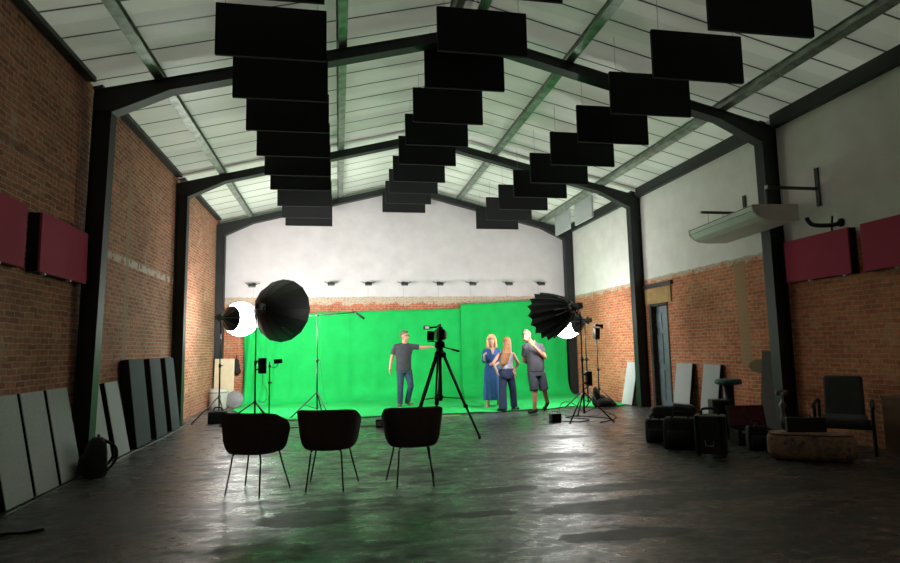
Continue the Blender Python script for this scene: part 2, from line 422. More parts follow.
# ------------------------------------------------------------------ hanging acoustic baffles
def make_baffle():
    t = thing('acoustic_baffle', '', 'baffle')
    MB().box((0, 0, .3), (1.2, .05, .6)).build('panel', M_BAFFLE, t, bevel=.006)
    return t
ORD = ['nearest the camera', 'second', 'third', 'fourth', 'fifth', 'sixth', 'seventh', 'eighth', 'ninth', 'tenth']
rows = [('row on the bare brick side', -3.11+.6, 4.63, [-2.88, -1.7, -.55, .64, 1.85, 3.0, 4.02, 5.5, 6.7, 7.72], .018),
        ('row under the ridge', -.53+.6, 5.17, [-2.36, -1.08, .036, 1.4, 2.59, 3.8, 5.1, 6.12, 7.2, 8.25], 0),
        ('row on the white wall side', 1.90+.6, 4.52, [-3.15, -2.02, -.86, .35, 1.6, 2.8, 3.98, 5.25, 6.5, 7.72], -.01)]
first = make_baffle()
for ri, (rn, xc, z, ys, drift) in enumerate(rows):
    for i, y in enumerate(ys):
        lab = f'black baffle, {ORD[i]}{"" if i == 0 else " from the camera"}, in the {rn}'
        xx = xc - (.006*i if ri == 1 else .004*i if ri == 0 else -.006*i)
        zz = z + (.012*i if ri == 2 else 0) + random.uniform(-.008, .008)
        if ri == 0 and i == 0:
            o = first; o.location = (xx, y, zz); o['label'] = lab; o['group'] = 'black baffles in the '+rn
        else:
            o = dup(first, (xx, y, zz), random.uniform(-.012, .012), lab, 'black baffles in the '+rn)
        for wx in (-.5, .5):
            zt = roof_z(xx+wx)-zz
            MB().cyl((wx, 0, .6), (wx, .0, zt), .0028, n=6).build('hanging_wire', M_WIRE, o)
# pale squares hung flat beside the white wall
for y0, y1, lab in ((5.42, 6.52, 'pale grey square panel hung near the white wall, closer to the camera'), (6.9, 8.0, 'pale grey square panel hung near the white wall, closer to the back wall')):
    t = thing('acoustic_baffle', lab, 'baffle', (4.36, (y0+y1)/2, 4.50), group='pale panels hung beside the white wall')
    MB().box((0, 0, .29), (.05, y1-y0, .56)).build('panel', M_WHITEFAB, t, bevel=.006)
    for w in (-.4, .4): MB().cyl((0, w, .57), (0, w, roof_z(4.36)-4.50), .003, n=6).build('hanging_wire', M_WIRE, t)

# ------------------------------------------------------------------ burgundy wall panels
def wall_panel(x, y0, y1, z0, z1, lab, s):
    t = thing('acoustic_board', lab, 'acoustic panel', (x, (y0+y1)/2, z0), group='burgundy wall panels')
    L = y1-y0; H = z1-z0
    MB().box((s*.055, 0, H/2), (.11, L, H)).build('frame', M_BLACKEDGE, t, bevel=.004)
    MB().box((s*.122, 0, H/2), (.024, L, H)).build('fabric_front', M_BURG, t, bevel=.006)
    for w in (-.4, .12):
        MB().box((s*.115, L*w, -.012), (.05, .03, .022)).build('clip', M_WHITEM, t)
wall_panel(XL, -2.99, -1.79, 2.25, 2.88, 'burgundy fabric panel on the bare brick wall, cut by the photo edge', 1)
wall_panel(XL, -1.48, -.28, 2.25, 2.88, 'burgundy fabric panel on the bare brick wall, beside the black column', 1)
wall_panel(XR, -1.52, -.34, 2.25, 2.87, 'burgundy fabric panel under the white heater, next to the column', -1)
wall_panel(XR, -2.95, -1.72, 2.25, 2.87, 'burgundy fabric panel below the white plaster, cut by the photo edge', -1)

# ------------------------------------------------------------------ leaning panels
def lean_panel(xw, s, y0, y1, H, xb, th, m, lab, group, edge=M_BLACKEDGE):
    """foot at distance xb from the wall, top against the wall"""
    ang = math.asin(min(.6, (xb-th-.012)/H))
    t = thing('acoustic_board', lab, 'acoustic panel', (xw+s*xb, (y0+y1)/2, 0), group=group)
    R = Matrix.Rotation(-s*ang, 4, 'Y')
    W = y1-y0
    b = MB().box((-s*th/2, 0, H/2), (th, W, H)); b.xf(Matrix.Translation((0, 0, th*math.sin(ang)*0)) @ R)
    lo = min(v.co.z for v in b.bm.verts); b.xf(Matrix.Translation((0, 0, -lo)))
    b.build('core', edge, t, bevel=.004)
    f = MB().box((.004*s, 0, H/2), (.008, W-.004, H-.004)); f.xf(Matrix.Translation((0, 0, -lo)) @ R)
    f.build('fabric_face', m, t)
G1 = 'panels leaning on the bare brick wall'
lean_panel(XL, 1, -2.18, -1.68, 1.02, .27, .058, M_GREYFAB, 'grey panel leaning on brick, cut by the photo edge', G1)
lean_panel(XL, 1, -1.62, -1.13, 1.02, .27, .058, M_GREYFAB, 'grey panel leaning on brick, middle of the three before the column', G1)
lean_panel(XL, 1, -1.06, -.55, 1.02, .27, .058, M_GREYFAB, 'grey panel leaning on brick, right beside the column and backpack', G1)
lean_panel(XL, 1, .02, .42, 1.01, .27, .06, M_WHITEFAB, 'whitish panel leaning on brick, half hidden behind the column', G1)
lean_panel(XL, 1, .61, 1.11, 1.01, .27, .06, M_WHITEFAB, 'whitish panel leaning on brick, next to the tall slate panels', G1)
lean_panel(XL, 1, 1.36, 2.05, 1.30, .29, .12, M_DARKFAB, 'tall slate panel leaning on brick, nearest of three', G1)
lean_panel(XL, 1, 2.36, 2.97, 1.30, .29, .12, M_DARKFAB, 'tall slate panel leaning on brick, middle of three', G1)
lean_panel(XL, 1, 3.28, 3.83, 1.30, .29, .12, M_DARKFAB, 'tall slate panel leaning on brick, farthest, before the second column', G1)
G2 = 'panels leaning on the white topped wall'
lean_panel(XR, -1, 4.62, 5.12, .98, .26, .05, M_WHITEFAB, 'pale panel leaning on brick behind the second column, beyond the door', G2)
lean_panel(XR, -1, 2.40, 2.96, .99, .22, .06, M_WHITEFAB, 'pale panel leaning on brick right beside the door', G2)
lean_panel(XR, -1, 1.52, 2.03, .99, .22, .06, M_WHITEFAB, 'pale panel leaning on brick behind the stool', G2)
lean_panel(XR, -1, .02, .40, 1.23, .2, .06, mat('brown_board', (58, 50, 46), .8, 0, 8, .2), 'tall dark brown board leaning by the near column', G2)

# ------------------------------------------------------------------ wall heater on brackets
t = thing('wall_heater', 'long white rounded heater hanging from wall arms over burgundy panel', 'heater', (4.36, -.14, 3.05), -.1)
prof = [(-.42, .22), (-.42, .20), (-.40, .12), (-.34, .06), (-.24, .015), (-.1, .0), (.25, .0), (.25, .22)]
MB().prism(prof, -.92, .92).build('body', M_WHITEM, t, bevel=.006)
pe = [(a*1.01-.002, b*1.02-.003) for a, b in prof]
M_ENDCAP = mat('warm_grey_end_cap', (206, 198, 190), .5, 0, 5, .06)
MB().prism(pe, -.945, -.92).build('end_cap', M_ENDCAP, t); MB().prism(pe, .92, .945).build('end_cap', M_ENDCAP, t)
MB().box((-.418, 0, .135), (.012, 1.82, .004), (0, -.2, 0)).box((-.425, 0, .205), (.008, 1.82, .006)).build('seam', M_BLACKM, t)
for y in (-.8, .8):
    for x in (-.13, .12): MB().cyl((x, y, .22), (x, y, .475), .004, n=6).build('hanging_cord', M_WIRE, t)
for y, lab in ((-.95, 'steel wall arm holding the near end of the white heater'), (.65, 'steel wall arm holding the far end of the white heater')):
    a = thing('wall_bracket', lab, 'bracket', (XR, y, 3.3), group='arms carrying the white heater')
    MB().box((-.012, 0, .27), (.024, .07, .56)).build('wall_plate', M_GREYMETAL, a, bevel=.004)
    MB().box((-.43, 0, .245), (.82, .04, .04)).build('arm', M_GREYMETAL, a, bevel=.006)
    MB().box((-.845, 0, .245), (.02, .052, .052)).build('end_cap', M_WHITEM, a, bevel=.006)
b = thing('wall_hook', 'black bent pipe bracket on white plaster beside the heater', 'bracket', (XR, -1.2, 2.95))
MB().tube([(0, -.1, .03), (-.12, -.05, .0), (-.3, .05, .02), (-.36, .08, .08), (-.37, .09, .13)], .03, 10).build('pipe', M_BLACK, b, True)
MB().cyl((-.02, -.1, .03), (0, -.1, .03), .06).tube([(-.1, -.06, .13), (-.11, -.05, .0), (-.12, -.05, -.13)], .014).build('clamp', M_BLACKM, b, True)

# ------------------------------------------------------------------ flood lights on the back wall
def make_flood():
    t = thing('flood_light', '', 'light')
    MB().box((0, -.32, 0), (.18, .12, .07), (.35, 0, 0)).build('lamp_housing', M_BLACK, t, bevel=.01)
    MB().tube([(-.1, -.32, .01), (-.1, -.30, .05), (.1, -.30, .05), (.1, -.32, .01)], .006, smooth=False).cyl((0, -.30, .05), (0, 0, .06), .012).box((0, -.01, .06), (.08, .02, .08)).build('wall_bracket', M_GREYMETAL, t)
    MB().box((0, -.345, -.02), (.14, .09, .004), (.35, 0, 0)).build('lens', mat('pale_lens', (200, 204, 204), .25), t)
    for q in (-1, 1): MB().cyl((q*.09, -.32, .02), (q*.185, -.2, .075), .009).build('side_arm', M_GREYMETAL, t)
    MB().cyl((0, -.004, .03), (.0, -.004, -.34), .004, n=6).build('cord', M_LIGHTCABLE, t)
    return t
fx = [-4.05, -1.98, -.97, .03, 1.03, 1.98, 3.05, 4.02]
wh = ['above the glowing lantern beside bare brick', 'right of the big round softbox', 'above the boom microphone tip', 'above the man in jeans', 'above the camera on tripod', 'above the overlap of the green cloths', 'above the man in shorts', 'above the ribbed softbox']
f0 = make_flood()
for i, x in enumerate(fx):
    lab = 'flood light on the back wall, '+wh[i]
    if i == 0: f0.location = (x, YB, 3.14); f0['label'] = lab; f0['group'] = 'flood lights on the back wall'
    else: dup(f0, (x, YB, 3.18), None, lab, 'flood lights on the back wall')

# ------------------------------------------------------------------ green screen cloths
def cloth(x0, x1, ztop, front, lab, seed, back, edge_folds=0.0):
    rnd = random.Random(seed)
    W = [(rnd.uniform(2, 5), rnd.uniform(0, 6), rnd.uniform(.006, .014)) for _ in range(4)]+[(rnd.uniform(8, 19), rnd.uniform(0, 6), rnd.uniform(.002, .006)) for _ in range(4)]
    b = MB(); nx, ns = 130, 60
    rows = []
    R = .45
    for j in range(ns+1):
        row = []
        for i in range(nx+1):
            u = i/nx; x = x0+(x1-x0)*u
            yf = front(x); zt = ztop(x)
            L1 = zt-R; L2 = R*PI/2; L3 = (back-R)-yf
            s = (L1+L2+L3)*j/ns
            w = sum(a*math.sin(f*x+p+.25*math.sin(1.7*s+p)) for f, p, a in W)
            if edge_folds: w += edge_folds*math.exp(-(u/.16)**2)*math.sin(26*x+3*s*.6)
            if s < L1: y, z = back, zt-s; n = V((0, -1, 0)); k = min(1, .25+s/L1)
            elif s < L1+L2:
                a = (s-L1)/R; y, z = back-R+R*math.cos(a), R-R*math.sin(a); n = V((0, -math.cos(a), math.sin(a))); k = 1-.75*(s-L1)/L2
            else:
                q = s-L1-L2; y, z = back-R-q, 0; n = V((0, 0, 1)); k = .25
            p = V((x, y, z+.014))+n*(abs(w)*1.6*k if z < .02 else (w*1.8*k+.02))
            p.z = max(p.z, .012)
            if j == 0: p.z -= .018*abs(math.sin(u*PI*9))
            row.append(b.bm.verts.new(p))
        rows.append(row)
    b.skin(rows, closed=False)
    o = b.build('green_screen', M_GREEN, smooth=True, solid=.006)
    return tag(o, lab, 'green screen', 'green screen cloths')
def lerp(pts, x):
    if x <= pts[0][0]: return pts[0][1]
    for (a, p), (c, q) in zip(pts, pts[1:]):
        if x <= c: return p+(q-p)*(x-a)/(c-a)
    return pts[-1][1]
fl_l = lambda x: lerp([(-4.25, 6.9), (-4.0, 6.2), (-3.2, 5.0), (-2.73, 4.35), (-1.9, 4.38), (.36, 4.36), (1.75, 4.34)], x)
fl_r = lambda x: lerp([(1.5, 4.36), (2.1, 4.5), (2.7, 4.45), (3.3, 4.9), (3.9, 4.62), (4.3, 4.55), (4.85, 4.9)], x)
cloth(-4.25, 1.68, lambda x: lerp([(-4.25, 2.32), (-2.55, 2.40), (1.7, 2.49)], x), fl_l, 'wide green backdrop cloth hanging behind the man in jeans and sweeping over floor', 3, 8.52, .03)
cloth(1.60, 4.72, lambda x: lerp([(1.6, 2.60), (4.9, 2.75)], x), fl_r, 'narrower green backdrop cloth with higher top edge behind the two women', 9, 8.46)

# ------------------------------------------------------------------ tub chairs
def make_chair():
    t = thing('tub_chair', '', 'chair')
    b = MB(); n, mrow = 40, 10
    A = 2.15
    rows = []
    for j in range(mrow+1):
        row = []
        for i in range(n+1):
            th = -A+2*A*i/n
            f = abs(th)/A
            ztop = .80-.15*max(0, (f-.58)/.42)**1.3-.05*max(0, (f-.34)/.66)
            tt = j/mrow; z = .40+(ztop-.40)*tt
            k = .86+.14*min(1, tt*4)**.5
            rx = (.25+.05*tt)*k; ry = (.245+.03*tt)*k
            ca, sa = math.cos(th), math.sin(th); p = 2.9
            x = rx*math.copysign(abs(sa)**(2/p), sa); y = -ry*math.copysign(abs(ca)**(2/p), ca)
            row.append(b.bm.verts.new((x, y, z)))
        rows.append(row)
    b.skin(rows, closed=False)
    b.build('shell', M_CHAIRFAB, t, True, solid=.035, sub=1)
    b = MB(); b.loft([((0, .0, .385), .15, .15), ((0, 0, .40), .20, .20), ((0, .01, .43), .235, .225), ((0, .015, .475), .24, .23), ((0, .015, .50), .21, .2)], 28, 2.8)
    b.build('seat', M_CHAIRFAB, t, True)
    for sx in (-1, 1):
        for sy in (-1, 1):
            x0, x1 = (.15, .185) if sy < 0 else (.17, .255)
            MB().tube([(sx*(x0-.03), sy*.15, .40), (sx*x0, sy*.16, .375), (sx*(x0*.7+x1*.3), sy*.18, .26), (sx*x1, sy*.23, .006)], .0085, 8).build('leg', M_BLACKM, t, True)
            
    return t
ch = make_chair(); ch.location = (-2.59, -1.98, 0); ch.rotation_euler = (0, 0, -.42); ch['group'] = 'dark tub chairs'
ch['label'] = 'dark upholstered tub chair, turned aside, below the big round softbox'
dup(ch, (-1.87, -1.94, 0), -.2, 'dark upholstered tub chair, middle of three, below the boom stand', 'dark tub chairs')
dup(ch, (-1.03, -2.0, 0), .0, 'dark upholstered tub chair, below the tripod camera', 'dark tub chairs')

# ------------------------------------------------------------------ stands and lamps
def light_stand(loc, H, apex, R, yaw, lab, m=M_GREYMETAL, low=.12, group='light stands', name='light_stand', feet=None):
    t = thing(name, lab, 'stand', loc, group=group)
    MB().cyl((0, 0, low), (0, 0, H*.55), .017).build('lower_tube', M_BLACKM, t, True)
    MB().cyl((0, 0, H*.55), (0, 0, H), .012).build('upper_tube', m, t, True)
    MB().cyl((0, 0, H*.53), (0, 0, H*.57), .026).cap((.02, 0, H*.55), (.055, 0, H*.55), .009).build('collar', M_BLACK, t, True)
    MB().cyl((0, 0, apex-.03), (0, 0, apex+.03), .028).build('hub', M_BLACK, t, True)
    MB().cyl((0, 0, low), (0, 0, low+.04), .026).build('brace_ring', M_BLACK, t, True)
    for k in range(3):
        d = az(yaw+k*2*PI/3); rr = R
        foot = d*rr+V((0, 0, .012)); top = d*.025+V((0, 0, apex))
        if feet: foot = V((feet[k][0]-loc[0], feet[k][1]-loc[1], .012)); top = foot.normalized()*.025; top.z = apex
        lg = MB().cyl(top, foot, .013).build('leg', m, t, True)
        MB().ell(foot, (.018, .018, .012)).build('rubber_foot', M_RUBBER, lg, True)
        MB().cyl(foot.normalized()*.025+V((0, 0, low+.02)), top+(foot-top)*.48, .007, n=8).build('brace', m, t, True)
    return t
def frame_from(axis, up=V((0, 0, 1))):
    z = V(axis).normalized(); x = up.cross(z).normalized(); y = z.cross(x)
    return Matrix((x, y, z)).transposed().to_4x4()

def softbox(loc, axis, R, D, lab, nseg, scallop, name='softbox', lettering=False):
    t = thing(name, lab, 'softbox', loc, group='round softboxes')
    m = frame_from(axis)
    def rad(z): return .055+(R-.055)*math.sqrt(max(0, z)/D)
    zs = [D*(k/12)**1.5 for k in range(13)]
    def shell(f, dz=0):
        b = MB(); rows = []
        for z in zs:
            row = []
            for k in range(nseg*2):
                a = PI*k/nseg; r = rad(z)*f; zz = z+dz
                if k % 2: r *= 1-scallop*(z/D)**.7; zz -= scallop*.9*R*(z/D)**3
                row.append(b.bm.verts.new(m @ V((r*math.cos(a), r*math.sin(a), zz))))
            rows.append(row)
        b.skin(rows, caps=False); return b
    sh = shell(1).build('shell', M_SOFTOUT, t)
    sh.data.materials[0] = M_SOFTOUT
    shell(.985, .006).build('silver_lining', M_SILVER, t)
    b = MB()
    dd = D*(1-scallop)-.06; rr = rad(dd)*(.97-scallop)
    b.lathe([(.001, dd), (rr, dd), (rr, dd+.005), (.001, dd+.005)], 40, m, caps=False)
    b.build('diffuser', M_GLOWSB, t)
    for k in range(nseg):
        a = 2*PI*k/nseg
        MB().tube([m @ V((rad(z)*1.006*math.cos(a), rad(z)*1.006*math.sin(a), z)) for z in zs[1:]], .006 if not scallop > .05 else .008, 6, smooth=False).build('rib', M_SOFTOUT if k % 4 else M_BLACKM, t, True)
    if scallop > .05:
        for k in range(0, nseg, 3):
            a = 2*PI*k/nseg
            MB().tube([m @ V((rad(z)*1.03*math.cos(a), rad(z)*1.03*math.sin(a), z)) for z in zs[1:6]], .011, 6, smooth=False).build('rib_light_streak', M_CHROME, t, True)  # added bright rods imitate light streaks leaking along the ribs near the ring
    b = MB().lathe([(.05, -.02), (.085, -.02), (.095, .0), (.095, .035), (.06, .045), (.05, .045)], 28, m, caps=False)
    b.build('speed_ring', M_CHROME if scallop > .05 else M_BLACKM, t, True)
    h = MB(); h.box((0, 0, -.12), (.11, .12, .20)); h.box((0, 0, -.23), (.09, .1, .03)); h.xf(m)
    hd = h.build('light_head', M_BLACK, t, bevel=.01)
    MB().box((0, .062, -.12), (.06, .006, .05)).xf(m).build('badge', mat('red_badge', (190, 40, 84), .4, 0, 9, .1), hd)
    # yoke down to the stand
    MB().tube([m @ V((-.07, 0, -.1)), m @ V((-.075, -.03, -.12)), V((0, 0, -.14))+m @ V((0, 0, -.12))], .012, 8, smooth=False).tube([m @ V((.07, 0, -.1)), m @ V((.075, -.03, -.12)), V((0, 0, -.14))+m @ V((0, 0, -.12))], .012, 8, smooth=False).build('yoke', M_BLACKM, t, True)
    if lettering:
        cu = bpy.data.curves.new('lettering', 'FONT'); cu.body = 'GODOX'; cu.size = .085; cu.extrude = .0008; cu.align_x = 'CENTER'; cu.align_y = 'CENTER'
        tmp = bpy.data.objects.new('tmp', cu); COL.objects.link(tmp)
        bpy.context.view_layer.update()
        me = bpy.data.meshes.new_from_object(tmp.evaluated_get(bpy.context.evaluated_depsgraph_get()))
        bpy.data.objects.remove(tmp)
        # lay it along one gore, running from rim to centre
        best = None
        for k in range(nseg):
            a = 2*PI*(k+.5)/nseg
            w = m @ V((math.cos(a), math.sin(a), 0))
            sc = w.x*.75-w.z*.75
            if best is None or sc > best[0]: best = (sc, a)
        a = best[1]; z0 = D*.62; e = 1e-3
        fr_ = lambda z: V((rad(z)*math.cos(a)*.996, rad(z)*math.sin(a)*.996, z))
        tan = (fr_(z0-.15)-fr_(z0+.15)).normalized()
        circ = V((-math.sin(a), math.cos(a), 0)); nor = tan.cross(circ)
        if nor.dot(V((math.cos(a), math.sin(a), 0))) < 0: circ = -circ; nor = tan.cross(circ)
        T = Matrix((tan, circ, nor)).transposed().to_4x4(); T.translation = fr_(z0)+nor*.008
        me.transform(m @ T)
        me.materials.clear(); me.materials.append(mat('grey_print', (92, 94, 96), .6, 0, 9, .1))
        o = bpy.data.objects.new('lettering', me); COL.objects.link(o); o.parent = sh
    return t

def lantern(loc, axis, r, lab):
    """glowing cloth ball with a dark collar on one side; axis points from ball to the lamp head"""
    t = thing('lantern_light', lab, 'light', loc, group='glowing lantern balls')
    m = frame_from(axis)
    MB().ell((0, 0, 0), (r, r, r*.97), None, 40, 24).build('glowing_ball', M_GLOW, t, True)
    b = MB(); n = 16
    b.lathe([(r*.735, r*.70), (r*.55, r*.92), (r*.3, r*1.12), (.05, r*1.25)], n, m, caps=False)
    b.build('collar', M_SOFTOUT, t, solid=.006)
    for k in range(0, n, 2):
        a = 2*PI*k/n
        MB().tube([m @ V((q*math.cos(a), q*math.sin(a), z)) for q, z in ((r*.74, r*.705), (r*.56, r*.925), (.05, r*1.26))], .004, 6, smooth=False).build('collar_rib', M_CHROME, t)
    h = MB().cyl((0, 0, r*1.18), (0, 0, r*1.2+.2), .05).box((0, 0, r*1.2+.12), (.05, .16, .04)).xf(m)
    h.build('light_head', M_BLACK, t)
    return t

# left side
light_stand((-4.2, 4.97, 0), 2.02, .47, .72, .55, 'tall grey tripod stand carrying the glowing lantern by bare brick', feet=[(-4.6, 4.42), (-3.98, 4.40), (-4.22, 5.7)])
lantern((-3.86, 5.36, 2.09), (-.62, -.78, .02), .375, 'glowing white lantern ball beside the big round softbox')
light_stand((-3.36, 3.93, 0), 2.12, .42, .62, .3, 'black tripod stand under the big round softbox')
SBL = softbox((-3.22, 4.05, 2.25), (.46, .87, -.05), .655, .62, 'big round black softbox seen from behind, facing the green cloth', 16, .012, lettering=True)
t = thing('ballast_box', 'black control box clamped on the softbox stand pole', 'control box', (-3.25, 3.93, .96), group=None)
MB().box((.02, 0, .15), (.15, .10, .30)).build('case', M_BLACK, t, bevel=.012)
MB().box((-.07, 0, .24), (.06, .05, .03)).box((-.07, 0, .08), (.06, .05, .03)).build('clamp', M_GREYMETAL, t, bevel=.004)
MB().tube([(.02, 0, 0), (.03, -.02, -.15), (.12, -.03, -.36), (.10, -.02, -.5), (.02, 0, -.55), (-.06, .0, -.5)], .006).build('cable', M_LIGHTCABLE, t, True)
t = thing('monitor_stand', 'short black stand holding a little monitor beside the softbox pole', 'stand', (-3.13, 4.25, 0))
MB().cyl((0, 0, .02), (0, 0, 1.18), .012).build('pole', M_BLACKM, t, True)
MB().lathe([(.14, 0), (.14, .02), (.1, .04), (.025, .09), (.02, .12)], 24).build('base', M_BLACK, t, True)
MB().cyl((0, 0, .74), (0, 0, .79), .024).cap((.02, 0, .765), (.05, 0, .765), .01).cyl((0, 0, 1.06), (0, 0, 1.12), .026).build('collar', M_BLACK, t, True)
MB().tube([(0, 0, 1.09), (.1, -.01, 1.06), (.15, -.02, 1.10), (.17, -.02, 1.15)], .008).build('arm', M_GREYMETAL, t, True)
mm = MB().box((.165, -.03, 1.185), (.16, .04, .09), (.0, -.08, 0)).build('monitor', M_BLACK, t, bevel=.006)

# boom microphone
t = light_stand((-2.24, 5.25, 0), 2.13, .47, .62, .2, 'grey tripod stand holding the boom pole before the green cloth', group=None, name='boom_stand', feet=[(-2.76, 4.72), (-1.98, 4.80), (-2.15, 5.85)])
t = thing('boom_microphone', 'slim boom pole with black microphone drooping at its tip', 'microphone', (-2.24, 5.25, 2.13))
MB().cyl((-.75, 0, -.03), (.80, .05, .075), .011).build('boom_pole', M_GREYMETAL, t, True)
MB().box((0, 0, .02), (.05, .05, .06)).build('clamp', M_BLACK, t, bevel=.008)
MB().tube([(.78, .05, .075), (.83, .05, .10), (.86, .05, .06)], .008).cyl((.78, .05, .07), (.77, .05, .16), .006).build('mount', M_BLACK, t, True)
MB().cap((.86, .05, .05), (1.01, .04, -.055), .024).build('microphone', M_RUBBER, t, True)
MB().tube([(.8, .05, .06), (.6, .04, .0), (.4, .03, .04), (.2, .02, .0), (.06, .02, -.02), (.05, .02, -.8), (.14, .02, -1.6), (.26, .03, -2.1)], .003, 6).build('cable', M_GREYMETAL, t, True)

# right side
light_stand((2.72, 2.5, 0), 2.02, .50, .65, .3, 'black tripod stand under the ribbed softbox', m=M_BLACKM, feet=[(2.25, 2.03), (3.05, 1.97), (2.85, 3.15)])
softbox((2.60, 2.62, 2.09), (-.50, .85, -.17), .48, .70, 'ribbed black softbox seen from the side near the man in shorts', 16, .11)
t = thing('ballast_box', 'black control box clamped on the ribbed softbox stand', 'control box', (2.80, 2.46, .62))
MB().box((.02, 0, .14), (.11, .09, .27)).build('case', M_BLACK, t, bevel=.012)
MB().box((-.06, 0, .22), (.07, .05, .03)).box((-.06, 0, .06), (.07, .05, .03)).build('clamp', M_BLACKM, t, bevel=.004)
light_stand((3.68, 4.58, 0), 1.93, .45, .5, .9, 'thin grey stand half hidden behind the ribbed softbox stand')
lantern((3.41, 5.0, 1.90), (.62, -.78, .06), .36, 'glowing white lantern ball half hidden behind the ribbed softbox')
light_stand((4.02, 4.75, 0), 1.5, .40, .42, .15, 'grey stand with a small lamp beside the white wall column')
t = thing('stage_lamp', 'small black barn door lamp on a stand before the brick', 'light', (4.02, 4.75, 1.5))
MB().box((0, 0, .14), (.12, .14, .26), (.15, 0, 0)).build('housing', M_BLACK, t, bevel=.015)
MB().box((.02, -.05, .33), (.16, .12, .05), (.2, .2, 0)).box((.1, -.06, .30), (.05, .1, .1)).build('barn_door', M_BLACKM, t)
MB().tube([(0, 0, 0), (-.08, 0, .05), (-.08, 0, .16)], .012, 8, smooth=False).build('yoke', M_GREYMETAL, t)
b = MB()
b.ell((0, 0, .1), (.34, .2, .12)); b.ell((-.2, .05, .2), (.13, .12, .2)); b.ell((-.06, .03, .17), (.16, .12, .12)); b.ell((.18, -.03, .07), (.2, .17, .08)); b.ell((-.24, .03, .36), (.07, .07, .13))
for v in b.bm.verts: v.co += V((math.sin(v.co.y*31+v.co.z*17), math.cos(v.co.x*27+v.co.z*23), math.sin(v.co.x*19+v.co.y*29)))*.012; v.co.z = max(.0, v.co.z)
b.xf(Matrix.Translation((3.97, 4.42, .02)) @ Matrix.Diagonal((.74, .8, .9, 1)))
tag(b.build('sandbag', M_BAG, smooth=True), 'crumpled black cloth bag heaped under the small lamp stand', 'bag')
t = thing('power_box', 'small black box with cable on floor near the man in shorts', 'power box', (2.13, 2.45, 0))
MB().box((0, 0, .075), (.19, .16, .15)).build('case', M_BLACK, t, bevel=.012)
MB().tube([(-.05, 0, .15), (-.05, 0, .19), (.05, 0, .19), (.05, 0, .15)], .008, smooth=False).build('handle', M_GREYMETAL, t)
MB().tube([(.08, .02, .1), (.16, .1, .3), (.34, .2, .33), (.5, .2, .25)], .008).build('cable', M_LIGHTCABLE, t, True)

# ------------------------------------------------------------------ cinema camera on tripod
tx, ty = -.21, 1.13
t = thing('camera_tripod', 'black camera tripod with three spread legs and spreader', 'tripod', (tx, ty, 0))
feet = [az(2.095)*.62, az(-2.095)*.62, az(0)*.62]
for f in feet:
    d = f.normalized(); top = d*.06+V((0, 0, 1.28)); mid = top+(f-top)*.62; side = d.cross(V((0, 0, 1)))
    l = MB()
    for k in (-1, 1): l.cyl(top+side*.022*k, mid+side*.02*k, .017)
    l.cyl(top+(f-top)*.5, f+V((0, 0, .03)), .018); l.box(mid, (.06, .06, .05)); l.box(top, (.07, .07, .06))
    lg = l.build('leg', M_BLACK, t)
    MB().cyl(f, f+V((0, 0, .05)), .026, .018).build('rubber_foot', M_RUBBER, lg)
    MB().cyl(V((0, 0, .62)), top+(f-top)*.53, .008, n=8).build('spreader_arm', M_GREYMETAL, t)
MB().cyl((0, 0, .56), (0, 0, 1.24), .028).build('centre_column', M_BLACK, t, True)
MB().cyl((0, 0, .60), (0, 0, .64), .045).build('spreader_hub', M_BLACK, t)
MB().lathe([(.03, 1.22), (.085, 1.26), (.085, 1.31), (.06, 1.34), (.05, 1.34)], 24).build('bowl', M_BLACK, t, True)
MB().cyl((0, 0, 1.33), (0, 0, 1.40), .055).box((0, 0, 1.44), (.11, .13, .09)).cyl((-.075, 0, 1.43), (.075, 0, 1.43), .05).box((0, .0, 1.495), (.07, .16, .02)).build('fluid_head', M_BLACK, t, bevel=.006)
ph = MB().cyl((.04, -.03, 1.40), (.17, -.17, 1.355), .009).build('pan_handle', M_BLACKM, t, True)
MB().cap((.17, -.17, 1.355), (.25, -.256, 1.327), .016).build('grip', M_RUBBER, ph, True)
t = thing('video_camera', 'black shoulder video camera with viewfinder on the tripod', 'camera', (tx-.02, ty, 1.49))
MB().box((.02, 0, .10), (.12, .30, .17)).box((.02, -.2, .1), (.10, .1, .14)).box((.03, .02, .2), (.07, .22, .05)).build('body', M_BLACK, t, bevel=.014)
MB().cyl((.03, .14, .1), (.06, .36, .1), .06, .07, 24).build('lens', M_BLACK, t, True)
MB().box((.095, .05, .09), (.08, .20, .14), (0, 0, -.3)).build('grip', M_RUBBER, t, bevel=.03)
MB().tube([(.02, -.1, .2), (.02, -.1, .255), (.02, .1, .255), (.02, .1, .2)], .014, smooth=False).build('top_handle', M_BLACK, t)
vf = MB().box((-.185, -.02, .215), (.10, .07, .06)).cyl((-.14, -.02, .21), (-.02, -.02, .225), .014).build('viewfinder', M_BLACK, t, bevel=.008)
MB().box((-.185, -.058, .215), (.065, .006, .038)).build('screen', mat('viewfinder_screen', (196, 214, 196), .3, emit=.5), vf)
lc = MB().box((-.13, -.05, .085), (.115, .02, .15), (0, .08, 0)).build('monitor', M_BLACK, t, bevel=.006)
MB().box((-.12, -.06, -.005), (.12, .12, .02)).build('battery_plate', M_GREYMETAL, t)

